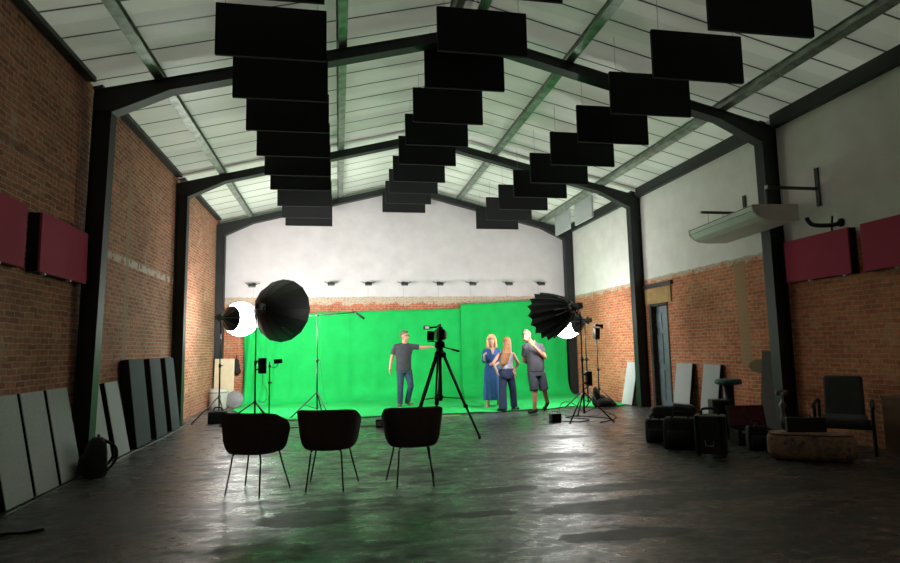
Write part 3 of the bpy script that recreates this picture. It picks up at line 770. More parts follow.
# ------------------------------------------------------------------ cases and furniture at the right
def bag(name, lab, cat, loc, rz, size, m, group=None, handle=True, pocket=True, straps=2):
    w, d, h = size
    t = thing(name, lab, cat, loc, rz, group)
    MB().loft([((0, 0, 0), w*.48, d*.46), ((0, 0, .03), w*.5, d*.5), ((0, 0, h*.6), w*.5, d*.5), ((0, 0, h*.92), w*.48, d*.44), ((0, 0, h), w*.42, d*.36)], 32, 6).build('body', m, t, True)
    if pocket: MB().loft([((0, -d*.5, h*.12), w*.34, .03), ((0, -d*.52, h*.2), w*.36, .045), ((0, -d*.52, h*.55), w*.36, .045), ((0, -d*.5, h*.62), w*.33, .02)], 24, 5).build('pocket', m, t, True)
    for k in range(straps):
        x = (k-.5*(straps-1))*w*.5
        MB().tube([(x, -d*.52, .03), (x, -d*.56, h*.4), (x, -d*.5, h*.8), (x, -d*.2, h+.01)], .012, 6).build('strap', M_BLACKEDGE, t, True)
    if handle: MB().tube([(-w*.22, 0, h*.97), (-w*.16, 0, h+.06), (w*.16, 0, h+.06), (w*.22, 0, h*.97)], .014, 8).build('handle', M_RUBBER, t, True)
    return t
bag('equipment_bag', 'small black bag with red zip at the outer end of the luggage', 'bag', (2.66, -.22, 0), -.45, (.28, .24, .31), M_BAG, 'camera bags on the floor', straps=0)
t = bag('equipment_bag', 'long black bag lying across the other luggage before the pale panels', 'bag', (3.22, .25, 0), -.35, (.66, .28, .43), M_BAG, 'camera bags on the floor', handle=False, straps=1)
MB().box((.14, .0, .45), (.3, .16, .03), (.0, .1, 0)).build('papers', mat('pale_blue_papers', (120, 136, 150), .6, 0, 20, .2), t)
bag('equipment_bag', 'black front pocket bag with straps beside the tall case', 'bag', (2.69, -.84, 0), -.65, (.44, .28, .40), M_BAG, 'camera bags on the floor')
# tall hard case
t = thing('trolley_case', 'tall dark grey trolley case with strapped front, nearest of the luggage', 'case', (2.75, -1.42, 0), -.62)
MB().box((0, 0, .26), (.36, .30, .46)).build('shell', M_BAGG, t, bevel=.02)
for x in (-.145, .12): MB().box((x, -.155, .26), (.045, .012, .46)).build('corner_strip', M_BLACKEDGE, t, bevel=.004)
MB().box((-.01, -.16, .24), (.17, .03, .36)).build('front_pocket', M_BAG, t, bevel=.012)
MB().tube([(-.06, -.18, .2), (-.06, -.185, .14), (.03, -.185, .14), (.03, -.18, .19)], .008, smooth=False).build('buckle', M_CHROME, t)
MB().tube([(-.1, 0, .49), (-.08, 0, .56), (.08, 0, .56), (.1, 0, .49)], .016, 8).build('handle', M_RUBBER, t, True)
for x in (-.14, .14):
    for y in (-.12, .12): MB().cyl((x-.012, y, .02), (x+.012, y, .02), .02).build('wheel', M_RUBBER, t, True)
# open suitcase
M_SUIT = mat('dark_suitcase_vinyl', (40, 36, 36), .55, 0, 18, .25, .15, 60)
t = thing('open_suitcase', 'open suitcase with raised burgundy lined lid by the stool', 'suitcase', (3.78, -.80, 0), -.3)
s_ = MB(); W_, D_, H_ = .50, .36, .2
s_.span((-W_/2, -D_/2, 0), (W_/2, D_/2, .02)); s_.span((-W_/2, -D_/2, 0), (W_/2, -D_/2+.015, H_)); s_.span((-W_/2, D_/2-.015, 0), (W_/2, D_/2, H_)); s_.span((-W_/2, -D_/2, 0), (-W_/2+.015, D_/2, H_)); s_.span((W_/2-.015, -D_/2, 0), (W_/2, D_/2, H_))
s_.build('base', M_SUIT, t, bevel=.006)
R_ = Matrix.Translation((0, D_/2, H_)) @ Matrix.Rotation(-.35, 4, 'X')
ld = MB().box((0, .0, D_*.42), (W_, .05, D_*.84)).xf(R_).build('lid', M_SUIT, t, bevel=.008)
MB().box((0, -.03, D_*.42), (W_-.05, .012, D_*.76)).xf(R_).build('lining', mat('burgundy_lining', (92, 34, 48), .8, 0, 14, .3, .3, 30), ld)
for x in (-.17, .17): MB().box((x, -D_/2-.01, H_-.02), (.06, .02, .03)).build('latch', M_CHROME, t, bevel=.004)
MB().tube([(-.08, -D_/2, .1), (-.07, -D_/2-.05, .1), (.07, -D_/2-.05, .1), (.08, -D_/2, .1)], .011).build('handle', M_BLACK, t, True)
# stool with teal round seat
t = thing('stool', 'stool with round teal seat on a black post behind the cases', 'stool', (4.02, .02, 0))
MB().lathe([(.001, .745), (.15, .745), (.19, .76), (.195, .79), (.18, .825), (.12, .83), (.001, .83)], 36, caps=False).build('seat', mat('teal_vinyl', (60, 110, 112), .5, 0, 20, .15), t, True)
MB().cyl((0, 0, .06), (0, 0, .75), .075).build('post', M_BLACK, t, True)
MB().lathe([(.2, 0), (.2, .02), (.09, .05), (.06, .08)], 28).build('base', M_BLACKM, t, True)
t = thing('speaker_box', 'dark grey box standing in front of the teal stool post', 'speaker', (3.66, -.26, 0), -.25)
MB().box((0, 0, .28), (.26, .2, .56)).build('cabinet', mat('dark_grey_box', (56, 58, 60), .6, 0, 14, .15), t, bevel=.012)
MB().box((0, -.103, .30), (.2, .008, .44)).build('grille', M_BLACKEDGE, t)
# bag beside ottoman
bag('shoulder_bag', 'upright black bag beside the patterned ottoman', 'bag', (3.52, -1.22, 0), -.3, (.24, .14, .30), M_BAG, None, straps=1)
# ottoman
g = NT('tapestry_fabric')
n_ = g.noise(7, None, 4, .6); v_ = g.t.nodes.new('ShaderNodeTexVoronoi'); v_.inputs['Scale'].default_value = 9; g.t.links.new(g.tc.outputs['Object'], v_.inputs['Vector'])
c_ = g.ramp(n_, (.35, lin((122, 88, 74))), (.5, lin((164, 128, 106))), (.6, lin((104, 92, 86))), (.7, lin((170, 118, 90))))
c_ = g.mix(g.math('SUBTRACT', 1.0, g.step(v_.outputs['Distance'], .12, .3)), c_, lin((86, 72, 72)))
M_TAP = g.set(Base_Color=c_, Roughness=.9)
t = thing('ottoman', 'low patterned tapestry ottoman in front of the armchair', 'ottoman', (3.66, -1.98, 0), -.58)
MB().loft([((0, 0, .02), .42, .19), ((0, 0, .07), .45, .21), ((0, 0, .24), .45, .21), ((0, 0, .295), .42, .19), ((0, 0, .31), .36, .15)], 40, 5).build('upholstered_body', M_TAP, t, True)
MB().tube([(.42*math.copysign(abs(math.cos(a))**.4, math.cos(a)), .19*math.copysign(abs(math.sin(a))**.4, math.sin(a)), .295) for a in [2*PI*k/40 for k in range(41)]], .009, 6, smooth=False).build('piping', mat('brown_piping', (70, 52, 44), .8, 0, 20, .2), t, True)
for x in (-.36, .36):
    for y in (-.14, .14): MB().cyl((x, y, 0), (x, y, .03), .025).build('foot', M_BLACK, t)
t = thing('flat_case', 'flat dark case standing on top of the patterned ottoman', 'case', (3.64, -1.95, .312), -.3)
MB().box((0, 0, .085), (.44, .07, .17)).build('shell', mat('dark_case_brown', (34, 30, 30), .55, 0, 10, .2), t, bevel=.012)
MB().tube([(-.06, 0, .17), (-.05, 0, .195), (.05, 0, .195), (.06, 0, .17)], .008).build('handle', M_BLACK, t, True)
# armchair
M_CHUP = mat('grey_chair_upholstery', (74, 76, 78), .9, 0, 60, .2, .2, 180)
M_DWOOD = mat('dark_wood', (38, 30, 26), .5, 0, 9, .35)
ang = PI-PI/4
t = thing('armchair', 'high backed grey armchair with dark wooden arms against the brick', 'armchair', (4.50, -1.60, 0), ang-.0)
# local: +y is forward
MB().box((0, .06, .38), (.48, .50, .11)).build('seat', M_CHUP, t, bevel=.04, segs=3)
MB().box((0, -.28, .64), (.44, .09, .56), (.16, 0, 0)).build('backrest', M_CHUP, t, bevel=.04, segs=3)
for s in (-1, 1):
    MB().tube([(s*.30, -.30, .60), (s*.31, -.1, .59), (s*.31, .2, .58), (s*.31, .34, .56)], .022, 8).build('armrest', M_DWOOD, t, True)
    MB().tube([(s*.30, .33, .56), (s*.30, .31, .3), (s*.30, .34, 0)], .02, 8).build('leg', M_DWOOD, t, True)
    MB().tube([(s*.29, -.29, .60), (s*.29, -.30, .3), (s*.29, -.36, 0)], .02, 8).build('leg', M_DWOOD, t, True)
MB().box((0, .30, .33), (.58, .03, .06)).box((0, -.26, .33), (.58, .03, .06)).box((.28, 0, .33), (.03, .56, .06)).box((-.28, 0, .33), (.03, .56, .06)).build('seat_frame', M_DWOOD, t, bevel=.004)
# slim silver ornament
t = thing('silver_ornament', 'slim silver lamp base with flower head before the dark board', 'ornament', (4.17, -.92, 0))
MB().lathe([(.08, 0), (.08, .02), (.03, .05), (.025, .2), (.05, .26), (.035, .36), (.022, .45), (.05, .52), (.02, .57), (.015, .62)], 20).build('stem', M_CHROME, t, True)
h = MB()
for k in range(6):
    a = k*PI/3; h.ell((.045*math.cos(a), .045*math.sin(a), .67+.02*(k % 2)), (.04, .035, .03))
h.ell((0, 0, .68), .035)
h.build('flower_head', mat('dull_silver', (124, 122, 118), .5, .5, 12, .2), t, True)
# brown box at the right edge
t = thing('wooden_box', 'brown wooden box standing by the brick at the photo edge', 'box', (4.81, -2.13, 0), 0)
MB().box((0, 0, .34), (.3, .26, .68)).build('carcass', mat('brown_box_wood', (104, 76, 60), .75, 0, 7, .2), t, bevel=.006)
MB().box((0, 0, .69), (.32, .28, .025)).build('lid', mat('brown_box_lid', (120, 92, 74), .7, 0, 7, .2), t, bevel=.006)

# ------------------------------------------------------------------ left side odds and ends
t = thing('backpack', 'black backpack propped on the floor against the near column', 'backpack', (-4.53, -.62, 0), -1.1); t.scale = (.86, .86, .86)
MB().loft([((0, 0, 0), .17, .12), ((0, 0, .04), .19, .14), ((0, .0, .3), .185, .135), ((0, .01, .43), .15, .11), ((0, .02, .50), .08, .06)], 28, 3.2).build('body', M_BAG, t, True)
MB().loft([((0, -.13, .04), .12, .04), ((0, -.145, .1), .135, .055), ((0, -.14, .24), .13, .05), ((0, -.12, .29), .1, .02)], 20, 4).build('front_pocket', M_BAG, t, True)
for s in (-1, 1): MB().tube([(s*.08, .10, .46), (s*.13, .22, .36), (s*.13, .22, .2), (s*.14, .12, .08)], .018, 8).build('shoulder_strap', M_RUBBER, t, True)
MB().tube([(-.05, .03, .48), (-.04, .03, .53), (.04, .03, .53), (.05, .03, .48)], .012, 8).build('handle', mat('rust_handle', (92, 50, 42), .7, 0, 10, .2), t, True)

o = MB().box((0, 0, .6), (.48, .025, 1.2), (-.09, 0, 0)).xf(Matrix.Translation((-4.66, 8.12, .02)))
tag(o.build('leaning_board', mat('beige_board', (206, 190, 160), .75, 0, 5, .08)), 'tall beige board leaning behind the silver bin', 'board')
t = thing('round_bin', 'squat pale grey cylindrical bin on the floor beside the brick', 'bin', (-4.68, 7.55, 0))
MB().lathe([(.19, 0), (.21, .02), (.22, .46), (.20, .49), (.17, .5), (.001, .5)], 36).build('body', mat('pale_grey_plastic', (176, 178, 166), .45, 0, 5, .08), t, True)
MB().lathe([(.215, .40), (.226, .40), (.226, .43), (.215, .43)], 36, caps=False).build('rim', mat('grey_plastic', (140, 142, 134), .5, 0, 5, .08), t, True)
o = MB().lathe([(.001, -.01), (.2, -.01), (.215, 0), (.2, .01), (.001, .01)], 40, Matrix.Rotation(PI/2-.25, 4, 'X'), caps=False).xf(Matrix.Translation((-4.3, 7.5, .225)))
tag(o.build('reflector_disc', mat('crinkled_silver', (108, 110, 112), .6, .1, 12, .15, .5, 14), smooth=True), 'round silver reflector disc standing beside the pale bin', 'reflector')
bag('kit_bag', 'small black bag on the floor between the lantern stand legs', 'bag', (-4.12, 4.42, 0), .1, (.36, .22, .24), M_BAG, None, straps=0, pocket=False)
b = MB().ell((0, 0, .2), (.09, .06, .2)).ell((.02, 0, .08), (.1, .06, .1)).cyl((0, .02, .38), (0, .03, .48), .01)
for v in b.bm.verts: v.co += V((math.sin(v.co.z*40), 0, 0))*.01
b.xf(Matrix.Translation((-4.45, 8.62, .82)))
tag(b.build('hanging_bag', M_BAG, smooth=True), 'black bag hanging on the brick beside the green cloth edge', 'bag')

# cables and bits on the floor
def cable(pts, r, m, lab):
    o = MB().tube([(x, y, r+.001) if len(q) < 3 else q for q in pts for x, y in [q[:2]]], r, 6).build('floor_cable', m, smooth=True)
    tag(o, lab, 'cable', 'cables on the floor')
cable([(-4.64, -2.3), (-4.65, -1.7), (-4.65, -1.0), (-4.6, .0), (-4.64, .9), (-4.62, 2.2), (-4.64, 3.4), (-4.7, 4.6), (-4.45, 5.0)], .005, M_LIGHTCABLE, 'pale cable running along the feet of the leaning panels')
cable([(-3.45, 3.7), (-3.0, 3.0), (-2.4, 3.1), (-2.2, 2.3), (-1.6, 2.9), (-1.1, 2.85)], .008, M_RUBBER, 'black cable on floor between the chairs and green cloth')
cable([(-1.0, 2.8), (-.6, 3.3), (-.2, 3.9), (.3, 3.2), (-.1, 2.5), (-.15, 1.8)], .006, M_LIGHTCABLE, 'grey cable curling on floor behind the camera tripod')
cable([(2.2, 2.4), (2.5, 2.2), (2.8, 2.5), (2.5, 2.9), (2.9, 3.0), (3.2, 2.4), (2.8, 2.0), (3.4, 2.6), (3.7, 3.9)], .009, M_RUBBER, 'black cable looped under the ribbed softbox stand')
cable([(-4.42, -3.04), (-4.3, -2.96), (-4.2, -2.97), (-4.08, -2.90)], .012, M_RUBBER, 'short black cable on floor before the grey panels')
o = MB().box((0, 0, .025), (.12, .2, .05)).box((0, .03, .06), (.08, .08, .03)).xf(Matrix.Translation((-3.5, 1.85, 0)))
tag(o.build('foot_switch', M_BLACK, bevel=.01), 'small black foot switch alone on the floor beside the turned chair', 'switch')
t = thing('adapter_box', 'small dark adapter box with pale face on floor behind the chairs', 'adapter', (-1.05, 2.75, 0))
MB().box((0, 0, .07), (.16, .2, .14)).build('case', M_BLACK, t, bevel=.01)
MB().box((-.02, -.102, .07), (.08, .006, .08)).build('face_plate', M_LIGHTCABLE, t)
o = MB().box((0, 0, .004), (.38, .05, .008), (0, 0, .12)).xf(Matrix.Translation((.5, 4.1, 0)))
tag(o.build('floor_tape', mat('yellow_tape', (206, 196, 96), .6, 0, 14, .15)), 'strip of yellow tape on floor before the green cloth', 'tape')

# ------------------------------------------------------------------ people
def remeshed(mb, name, m, parent, voxel, smooth_it=3, world_off=None):
    if world_off is not None: mb.xf(Matrix.Translation(-V(world_off)))
    o = mb.build(name, m, parent)
    md = o.modifiers.new('R', 'REMESH'); md.mode = 'VOXEL'; md.voxel_size = voxel; md.use_smooth_shade = True
    md2 = o.modifiers.new('S', 'SMOOTH'); md2.iterations = smooth_it; md2.factor = .5
    bpy.context.view_layer.update()
    me = bpy.data.meshes.new_from_object(o.evaluated_get(bpy.context.evaluated_depsgraph_get()))
    o.modifiers.clear(); old = o.data; o.data = me; bpy.data.meshes.remove(old)
    me.name = name
    if not me.materials: me.materials.append(m)
    for p in me.polygons: p.use_smooth = True
    return o

def hand(mb, wrist, d, palm_n, curl=.35, side=1, spread=.0):
    """wrist, pointing direction d, normal of the palm; thumb on side"""
    d = V(d).normalized(); n = V(palm_n); n = (n-d*n.dot(d)).normalized(); s = d.cross(n)*side
    w = V(wrist)
    for k in (-1.2, -.4, .4, 1.2):
        mb.cap(w+s*.014*k, w+d*.085+s*.022*k, .017, .015, 10)
    for k, L in ((1.5, .068), (.5, .078), (-.5, .073), (-1.5, .058)):
        a = w+d*.088+s*.0205*k
        c1 = (d*math.cos(curl)+n*math.sin(curl)+s*spread*k).normalized(); c2 = (d*math.cos(curl*2.2)+n*math.sin(curl*2.2)).normalized()
        b = a+c1*L*.55; c = b+c2*L*.45
        mb.cap(a, b, .0098, .009, 10); mb.cap(b, c, .009, .0078, 10)
    a = w+d*.03+s*.034; b = a+(d*.6+s*.75+n*.3).normalized()*.045; c = b+(d*.9+s*.25+n*.4).normalized()*.032
    mb.cap(a, b, .0135, .011, 10); mb.cap(b, c, .011, .009, 10)

def head(mb, c, yaw, pitch=0, k=1.0):
    """c = centre of the skull; yaw azimuth the face looks to; returns the local->world matrix"""
    f = az(yaw); m = Matrix.Translation(V(c)) @ frame_axes(yaw) @ Matrix.Rotation(-pitch, 4, 'X')
    E = lambda p, r: mb.ell(m @ V(p), tuple(q*k for q in r), (m.to_3x3()).to_4x4(), 20, 14)
    E((0, -.012*k, .02*k), (.074, .094, .098)); E((0, .022*k, -.055*k), (.058, .066, .066)); E((0, .052*k, -.092*k), (.03, .03, .022))
    mb.cap(m @ V((0, .088*k, .005*k)), m @ V((0, .106*k, -.032*k)), .009*k, .014*k, 10)
    E((0, .08*k, -.066*k), (.024, .012, .012))
    for s in (-1, 1): E((s*.076*k, -.01*k, -.015*k), (.011, .02, .031))
    return m
def frame_axes(yaw):
    y = az(yaw); x = y.cross(V((0, 0, 1)))
    return Matrix((x, y, V((0, 0, 1)))).transposed().to_4x4()
M_EYE = mat('eye_dark', (34, 26, 22), .3, 0, 9, .1)
M_LIP = mat('lips', (150, 84, 76), .5, 0, 9, .1)
def face_bits(m, parent, off, k=1.0):
    O = Matrix.Translation(-V(off))
    for s in (-1, 1): MB().ell(O @ m @ V((s*.031*k, .079*k, .008*k)), .0095*k, None, 10, 8).build('eye', M_EYE, parent, True)
    MB().ell(O @ m @ V((0, .092*k, -.067*k)), (.02*k, .006*k, .007*k), (m.to_3x3()).to_4x4(), 12, 8).build('mouth', M_LIP, parent, True)
def glasses(m, parent, off, k=1.0):
    O = Matrix.Translation(-V(off)) @ m
    b = MB()
    for s in (-1, 1):
        b.tube([O @ V((s*(.033+.024*math.cos(a))*k, .094*k, (.008+.017*math.sin(a))*k)) for a in [2*PI*q/14 for q in range(15)]], .0032, 6, smooth=False)
        b.tube([O @ V((s*.057*k, .094*k, .012*k)), O @ V((s*.078*k, .06*k, .012*k)), O @ V((s*.08*k, -.01*k, .008*k))], .003, 6, smooth=False)
    b.tube([O @ V((-.01*k, .095*k, .01*k)), O @ V((.01*k, .095*k, .01*k))], .003, 6, smooth=False)
    b.build('glasses', M_BLACK, parent)
def hair_short(m, parent, off, mt, k=1.0, top=1.0):
    b = MB(); O = Matrix.Translation(-V(off))
    R = (m.to_3x3()).to_4x4()
    b.ell(O @ m @ V((0, -.022*k, .052*k)), (.079*k, .094*k, .076*k*top), R, 20, 14)
    b.ell(O @ m @ V((0, -.05*k, .01*k)), (.077*k, .066*k, .074*k), R, 20, 14)
    b.ell(O @ m @ V((0, .052*k, .088*k)), (.05*k, .036*k, .028*k), R, 16, 10)
    return remeshed(b, 'hair', mt, parent, .008, 2)
def limb(mb, pts, rs):
    for (a, b), (r, q) in zip(zip(pts, pts[1:]), zip(rs, rs[1:])): mb.cap(a, b, r, q, 16)
def sleeve(mb, a, b, r0, r1):   # flat ended
    mb.cyl(a, b, r0, r1, 20); mb.ell(a, r0, None, 18, 12)
def shoe(mb, ankle, yaw, L=.27, heel=0.0, w=.046):
    a = V(ankle); d = az(yaw); d2 = (d+V((0, 0, -heel))).normalized()
    mb.cap(a+V((0, 0, -.01))-d*.02, a+V((0, 0, -.045))-d*.03, .042, .042, 14)
    mb.cap(a-d*.04+V((0, 0, -.052)), a+d2*(L-.09)+V((0, 0, -.056)), .038, .034, 14)
    mb.ell(a+d2*(L-.12)+V((0, 0, -.05)), (w+.004, w+.004, .036), None, 16, 10)

SKIN = mat('skin', (196, 142, 120), .55, 0, 14, .06)
SKIN2 = mat('skin_fair', (206, 154, 134), .55, 0, 14, .06)
SKIN3 = mat('skin_tanned', (170, 114, 90), .55, 0, 14, .06)
M_TEE = mat('charcoal_shirt', (62, 62, 68), .9, 0, 12, .12, .3, 22)
M_JEAN = mat('blue_denim', (44, 64, 82), .88, 0, 14, .25, .3, 30)
M_DRESS = mat('blue_dress_cloth', (40, 84, 140), .85, 0, 8, .16, .35, 16)
M_TOPG = mat('pale_lilac_top', (172, 168, 182), .85, 0, 16, .14, .3, 24)
M_NAVY = mat('navy_trousers', (36, 48, 76), .85, 0, 10, .18, .3, 18)
M_SHORTS = mat('dark_grey_shorts', (56, 62, 70), .88, 0, 12, .15, .3, 22)
M_SHOE = mat('black_shoe', (26, 26, 28), .55, 0, 14, .2)
M_BSHOE = mat('brown_shoe', (96, 80, 66), .6, 0, 14, .2)
M_SOLE = mat('pale_sole', (186, 182, 174), .6, 0, 14, .1)
H_GREY = mat('grey_brown_hair', (104, 88, 74), .6, 0, 60, .35, .5, 90)
H_BLOND = mat('blond_hair', (204, 172, 120), .5, 0, 50, .3, .5, 80)
H_LONG = mat('light_brown_hair', (150, 104, 62), .5, 0, 50, .35, .5, 80)

# --- man in jeans and polo, reaching out an arm towards screen centre
B = V((-.22, 6.45, 0))
P = thing('person', 'person in dark polo shirt and jeans, arm stretched out by the tripod', 'person', B)
w = lambda x, y, z: V((x, y, z))+B
b = MB()
hm = head(b, w(.025, -.02, 1.69), PI-.75, 0, 1.1)
b.cap(w(.02, .01, 1.48), w(.025, -.01, 1.62), .064, .062)
b.loft([(w(-.01, 0, .86), .165, .115), (w(-.01, 0, 1.0), .165, .12), (w(-.01, -.01, 1.2), .17, .125), (w(0, 0, 1.36), .185, .11), (w(.01, 0, 1.46), .14, .08), (w(.02, 0, 1.52), .06, .06)])
LS, RS = w(-.20, .01, 1.43), w(.21, -.01, 1.43)
limb(b, [LS, w(-.30, .03, 1.15), w(-.345, -.04, .92)], [.052, .042, .029])
hand(b, w(-.345, -.04, .92), (-.05, -.12, -1), (.9, -.3, 0), .35, -1)
limb(b, [RS, w(.42, -.05, 1.405), w(.64, -.09, 1.415)], [.052, .042, .028])
hand(b, w(.64, -.09, 1.415), (1, -.1, .02), (0, 0, -1), .3, -1)
limb(b, [w(-.085, 0, .86), w(-.10, -.04, .49), w(-.11, -.02, .10)], [.085, .055, .04])
limb(b, [w(.095, 0, .86), w(.15, -.06, .49), w(.08, .12, .13)], [.085, .055, .04])
body = remeshed(b, 'body', SKIN, P, .0075, 2, B)
face_bits(hm, P, B, 1.1); glasses(hm, P, B, 1.1)
hair_short(hm, P, B, H_GREY, 1.1)
s = MB()
for q in (-1, 1): s.cap(w(.01+q*.05, .0, 1.475), w(.005+q*.195, .0, 1.432), .058, .072)
s.loft([(w(-.01, 0, .86), .188, .138), (w(-.01, -.005, 1.0), .186, .142), (w(-.01, -.01, 1.2), .19, .146), (w(0, 0, 1.36), .222, .135), (w(.0, 0, 1.43), .215, .115), (w(.01, 0, 1.475), .15, .095), (w(.02, .0, 1.51), .085, .078)])
sleeve(s, LS, w(-.265, .025, 1.25), .072, .068); sleeve(s, RS, w(.37, -.035, 1.415), .072, .066)
remeshed(s, 'polo_shirt', M_TEE, P, .01, 3, B)
s = MB()
s.loft([(w(-.01, 0, .80), .175, .125), (w(-.01, 0, .93), .176, .13)])
limb(s, [w(-.085, 0, .84), w(-.10, -.04, .49)], [.104, .075]); s.cyl(w(-.10, -.04, .50), w(-.11, -.02, .07), .076, .066, 18)
limb(s, [w(.095, 0, .84), w(.15, -.06, .49)], [.104, .075]); s.cyl(w(.15, -.06, .50), w(.085, .11, .11), .076, .066, 18)
remeshed(s, 'jeans', M_JEAN, P, .01, 2, B)
s = MB(); shoe(s, w(-.11, -.02, .095), PI+.25); remeshed(s, 'shoe', M_BSHOE, P, .009, 2, B)
s = MB(); shoe(s, w(.08, .12, .14), PI-.6, .27, .28); remeshed(s, 'shoe', M_BSHOE, P, .009, 2, B)

# --- woman in long blue dress
B = V((1.74, 5.55, 0))
P = thing('person', 'person with blond hair in long blue wrap dress and glasses', 'person', B)
b = MB()
hm = head(b, w(.0, -.03, 1.56), PI+.15, .0, .95)
b.cap(w(.01, .01, 1.34), w(.0, -.01, 1.47), .046, .046)
b.loft([(w(0, 0, .8), .15, .11), (w(0, 0, .95), .15, .11), (w(0, 0, 1.08), .12, .095), (w(0, -.01, 1.22), .14, .11), (w(0, 0, 1.32), .12, .075), (w(.0, 0, 1.37), .05, .05)])
LS, RS = w(-.15, 0, 1.29), w(.16, 0, 1.29)
limb(b, [LS, w(-.20, -.04, 1.05), w(-.235, -.24, 1.13)], [.042, .034, .025])
hand(b, w(-.235, -.24, 1.13), (-.1, -.45, .8), (.8, 0, 0), .6, 1)
limb(b, [RS, w(.21, -.02, 1.05), w(.05, -.17, .98)], [.042, .034, .025])
hand(b, w(.05, -.17, .98), (-1, -.35, .15), (0, .5, -.3), .4, 1)
limb(b, [w(-.09, 0, .8), w(-.11, -.08, .46), w(-.14, -.1, .09)], [.075, .05, .036])
limb(b, [w(.09, 0, .8), w(.12, .02, .46), w(.16, .08, .11)], [.075, .05, .036])
for ax, ay, yw in ((-.14, -.1, PI+.6), (.16, .08, PI-.5)):
    d = az(yw); b.cap(w(ax, ay, .05)-d*.03, w(ax, ay, .03)+d*.12, .03, .024); 
    for q in range(5): b.cap(w(ax, ay, .03)+d*.12+d.cross(V((0, 0, 1)))*.012*(q-2), w(ax, ay, .026)+d*.155+d.cross(V((0, 0, 1)))*.014*(q-2), .01, .008, 8)
remeshed(b, 'body', SKIN2, P, .0075, 2, B)
face_bits(hm, P, B, .95); glasses(hm, P, B, .95)
s = MB()
for q in (-1, 1): s.cap(w(q*.05, .0, 1.315), w(q*.145, .0, 1.29), .045, .058)
R6 = []
zs_ = [(.17, .215, .20), (.4, .205, .185), (.65, .195, .165), (.85, .185, .15), (.98, .155, .125), (1.06, .135, .112), (1.2, .16, .13), (1.29, .155, .098), (1.335, .11, .075)]
n_ = 48
for z, rx, ry in zs_:
    R6.append([s.bm.verts.new(w(0, 0, z)+V(((rx+.018*max(0, .95-z)*math.sin(9*2*PI*k/n_+z))*math.cos(2*PI*k/n_), (ry+.018*max(0, .95-z)*math.sin(9*2*PI*k/n_))*math.sin(2*PI*k/n_), 0))) for k in range(n_)])
s.skin(R6)
sleeve(s, LS, w(-.195, -.035, 1.06), .062, .056); sleeve(s, RS, w(.205, -.015, 1.06), .062, .056)
s.cyl(w(-.195, -.03, 1.06), w(-.215, -.13, 1.085), .055, .056, 16); s.cyl(w(.205, -.015, 1.06), w(.14, -.08, 1.02), .055, .056, 16)
dr = remeshed(s, 'dress', M_DRESS, P, .01, 2, B)
MB().prism([(-.05, 1.345), (.05, 1.345), (.0, 1.16)], -.125, -.118).xf(Matrix.Translation((0, 0, 0))).build('neckline', SKIN2, dr)
MB().loft([((0, 0, 1.04), .143, .12), ((0, 0, 1.08), .143, .12)], 32).build('belt', mat('blue_belt', (30, 66, 116), .8, 0, 9, .1), dr, True)
s = MB()
O = hm; R = (hm.to_3x3()).to_4x4()
s.ell(O @ V((0, -.03, .045)), (.088, .098, .086), R); s.ell(O @ V((0, -.05, -.03)), (.092, .07, .09), R)
for sg in (-1, 1): s.cap(O @ V((sg*.085, .0, .03)), O @ V((sg*.105, .03, -.17)), .03, .028); s.cap(O @ V((sg*.06, -.05, -.05)), O @ V((sg*.075, -.05, -.2)), .045, .03)
s.cap(O @ V((-.05, .05, .098)), O @ V((-.085, .045, .03)), .022, .02); s.cap(O @ V((.05, .05, .098)), O @ V((.085, .045, .03)), .022, .02)
remeshed(s, 'hair', H_BLOND, P, .009, 2, B)
for ax, ay, yw in ((-.14, -.1, PI+.6), (.16, .08, PI-.5)):
    d = az(yw); s = MB(); s.cap(w(ax, ay, .012)-d*.05, w(ax, ay, .012)+d*.16, .034, .038)
    for v in s.bm.verts: v.co.z = .002+max(0, v.co.z)*.4
    s.tube([w(ax, ay, .02)+d*.09+d.cross(V((0, 0, 1)))*.04, w(ax, ay, .065)+d*.09, w(ax, ay, .02)+d*.09-d.cross(V((0, 0, 1)))*.04], .01)
    s.xf(Matrix.Translation(-B)).build('sandal', mat('tan_sandal', (176, 130, 96), .6, 0, 9, .1), P, True)

# --- woman with long hair, back to us
B = V((1.80, 4.5, 0))
P = thing('person', 'person with long brown hair, pale top and navy trousers, hands on hips', 'person', B)
b = MB()
hm = head(b, w(.02, .02, 1.475), -.2, 0, .95)
b.cap(w(.0, .0, 1.27), w(.02, .01, 1.40), .044, .044)
b.loft([(w(0, 0, .78), .155, .12), (w(0, 0, .9), .145, .11), (w(0, 0, 1.0), .12, .095), (w(0, 0, 1.14), .135, .10), (w(0, 0, 1.25), .125, .075), (w(.0, 0, 1.30), .05, .05)])
LS, RS = w(-.15, 0, 1.22), w(.16, 0, 1.22)
limb(b, [LS, w(-.31, -.07, 1.04), w(-.22, -.02, .86)], [.04, .033, .025])
hand(b, w(-.22, -.02, .86), (.28, .55, -.75), (1, 0, .2), .5, 1)
limb(b, [RS, w(.235, -.10, 1.02), w(.14, -.10, .86)], [.04, .033, .025])
hand(b, w(.14, -.10, .86), (-.1, -.1, -1), (-.3, 1, 0), .35, 1)
limb(b, [w(-.085, 0, .78), w(-.10, -.03, .44), w(-.13, -.12, .09)], [.08, .052, .038])
limb(b, [w(.09, 0, .78), w(.15, .03, .44), w(.16, .06, .09)], [.08, .052, .038])
remeshed(b, 'body', SKIN2, P, .0075, 2, B)
face_bits(hm, P, B, .95)
s = MB(); s.loft([(w(0, 0, .86), .165, .13), (w(0, 0, .93), .15, .118), (w(0, 0, 1.02), .138, .112), (w(0, 0, 1.14), .152, .116), (w(0, 0, 1.24), .145, .09), (w(.0, 0, 1.285), .085, .066)])
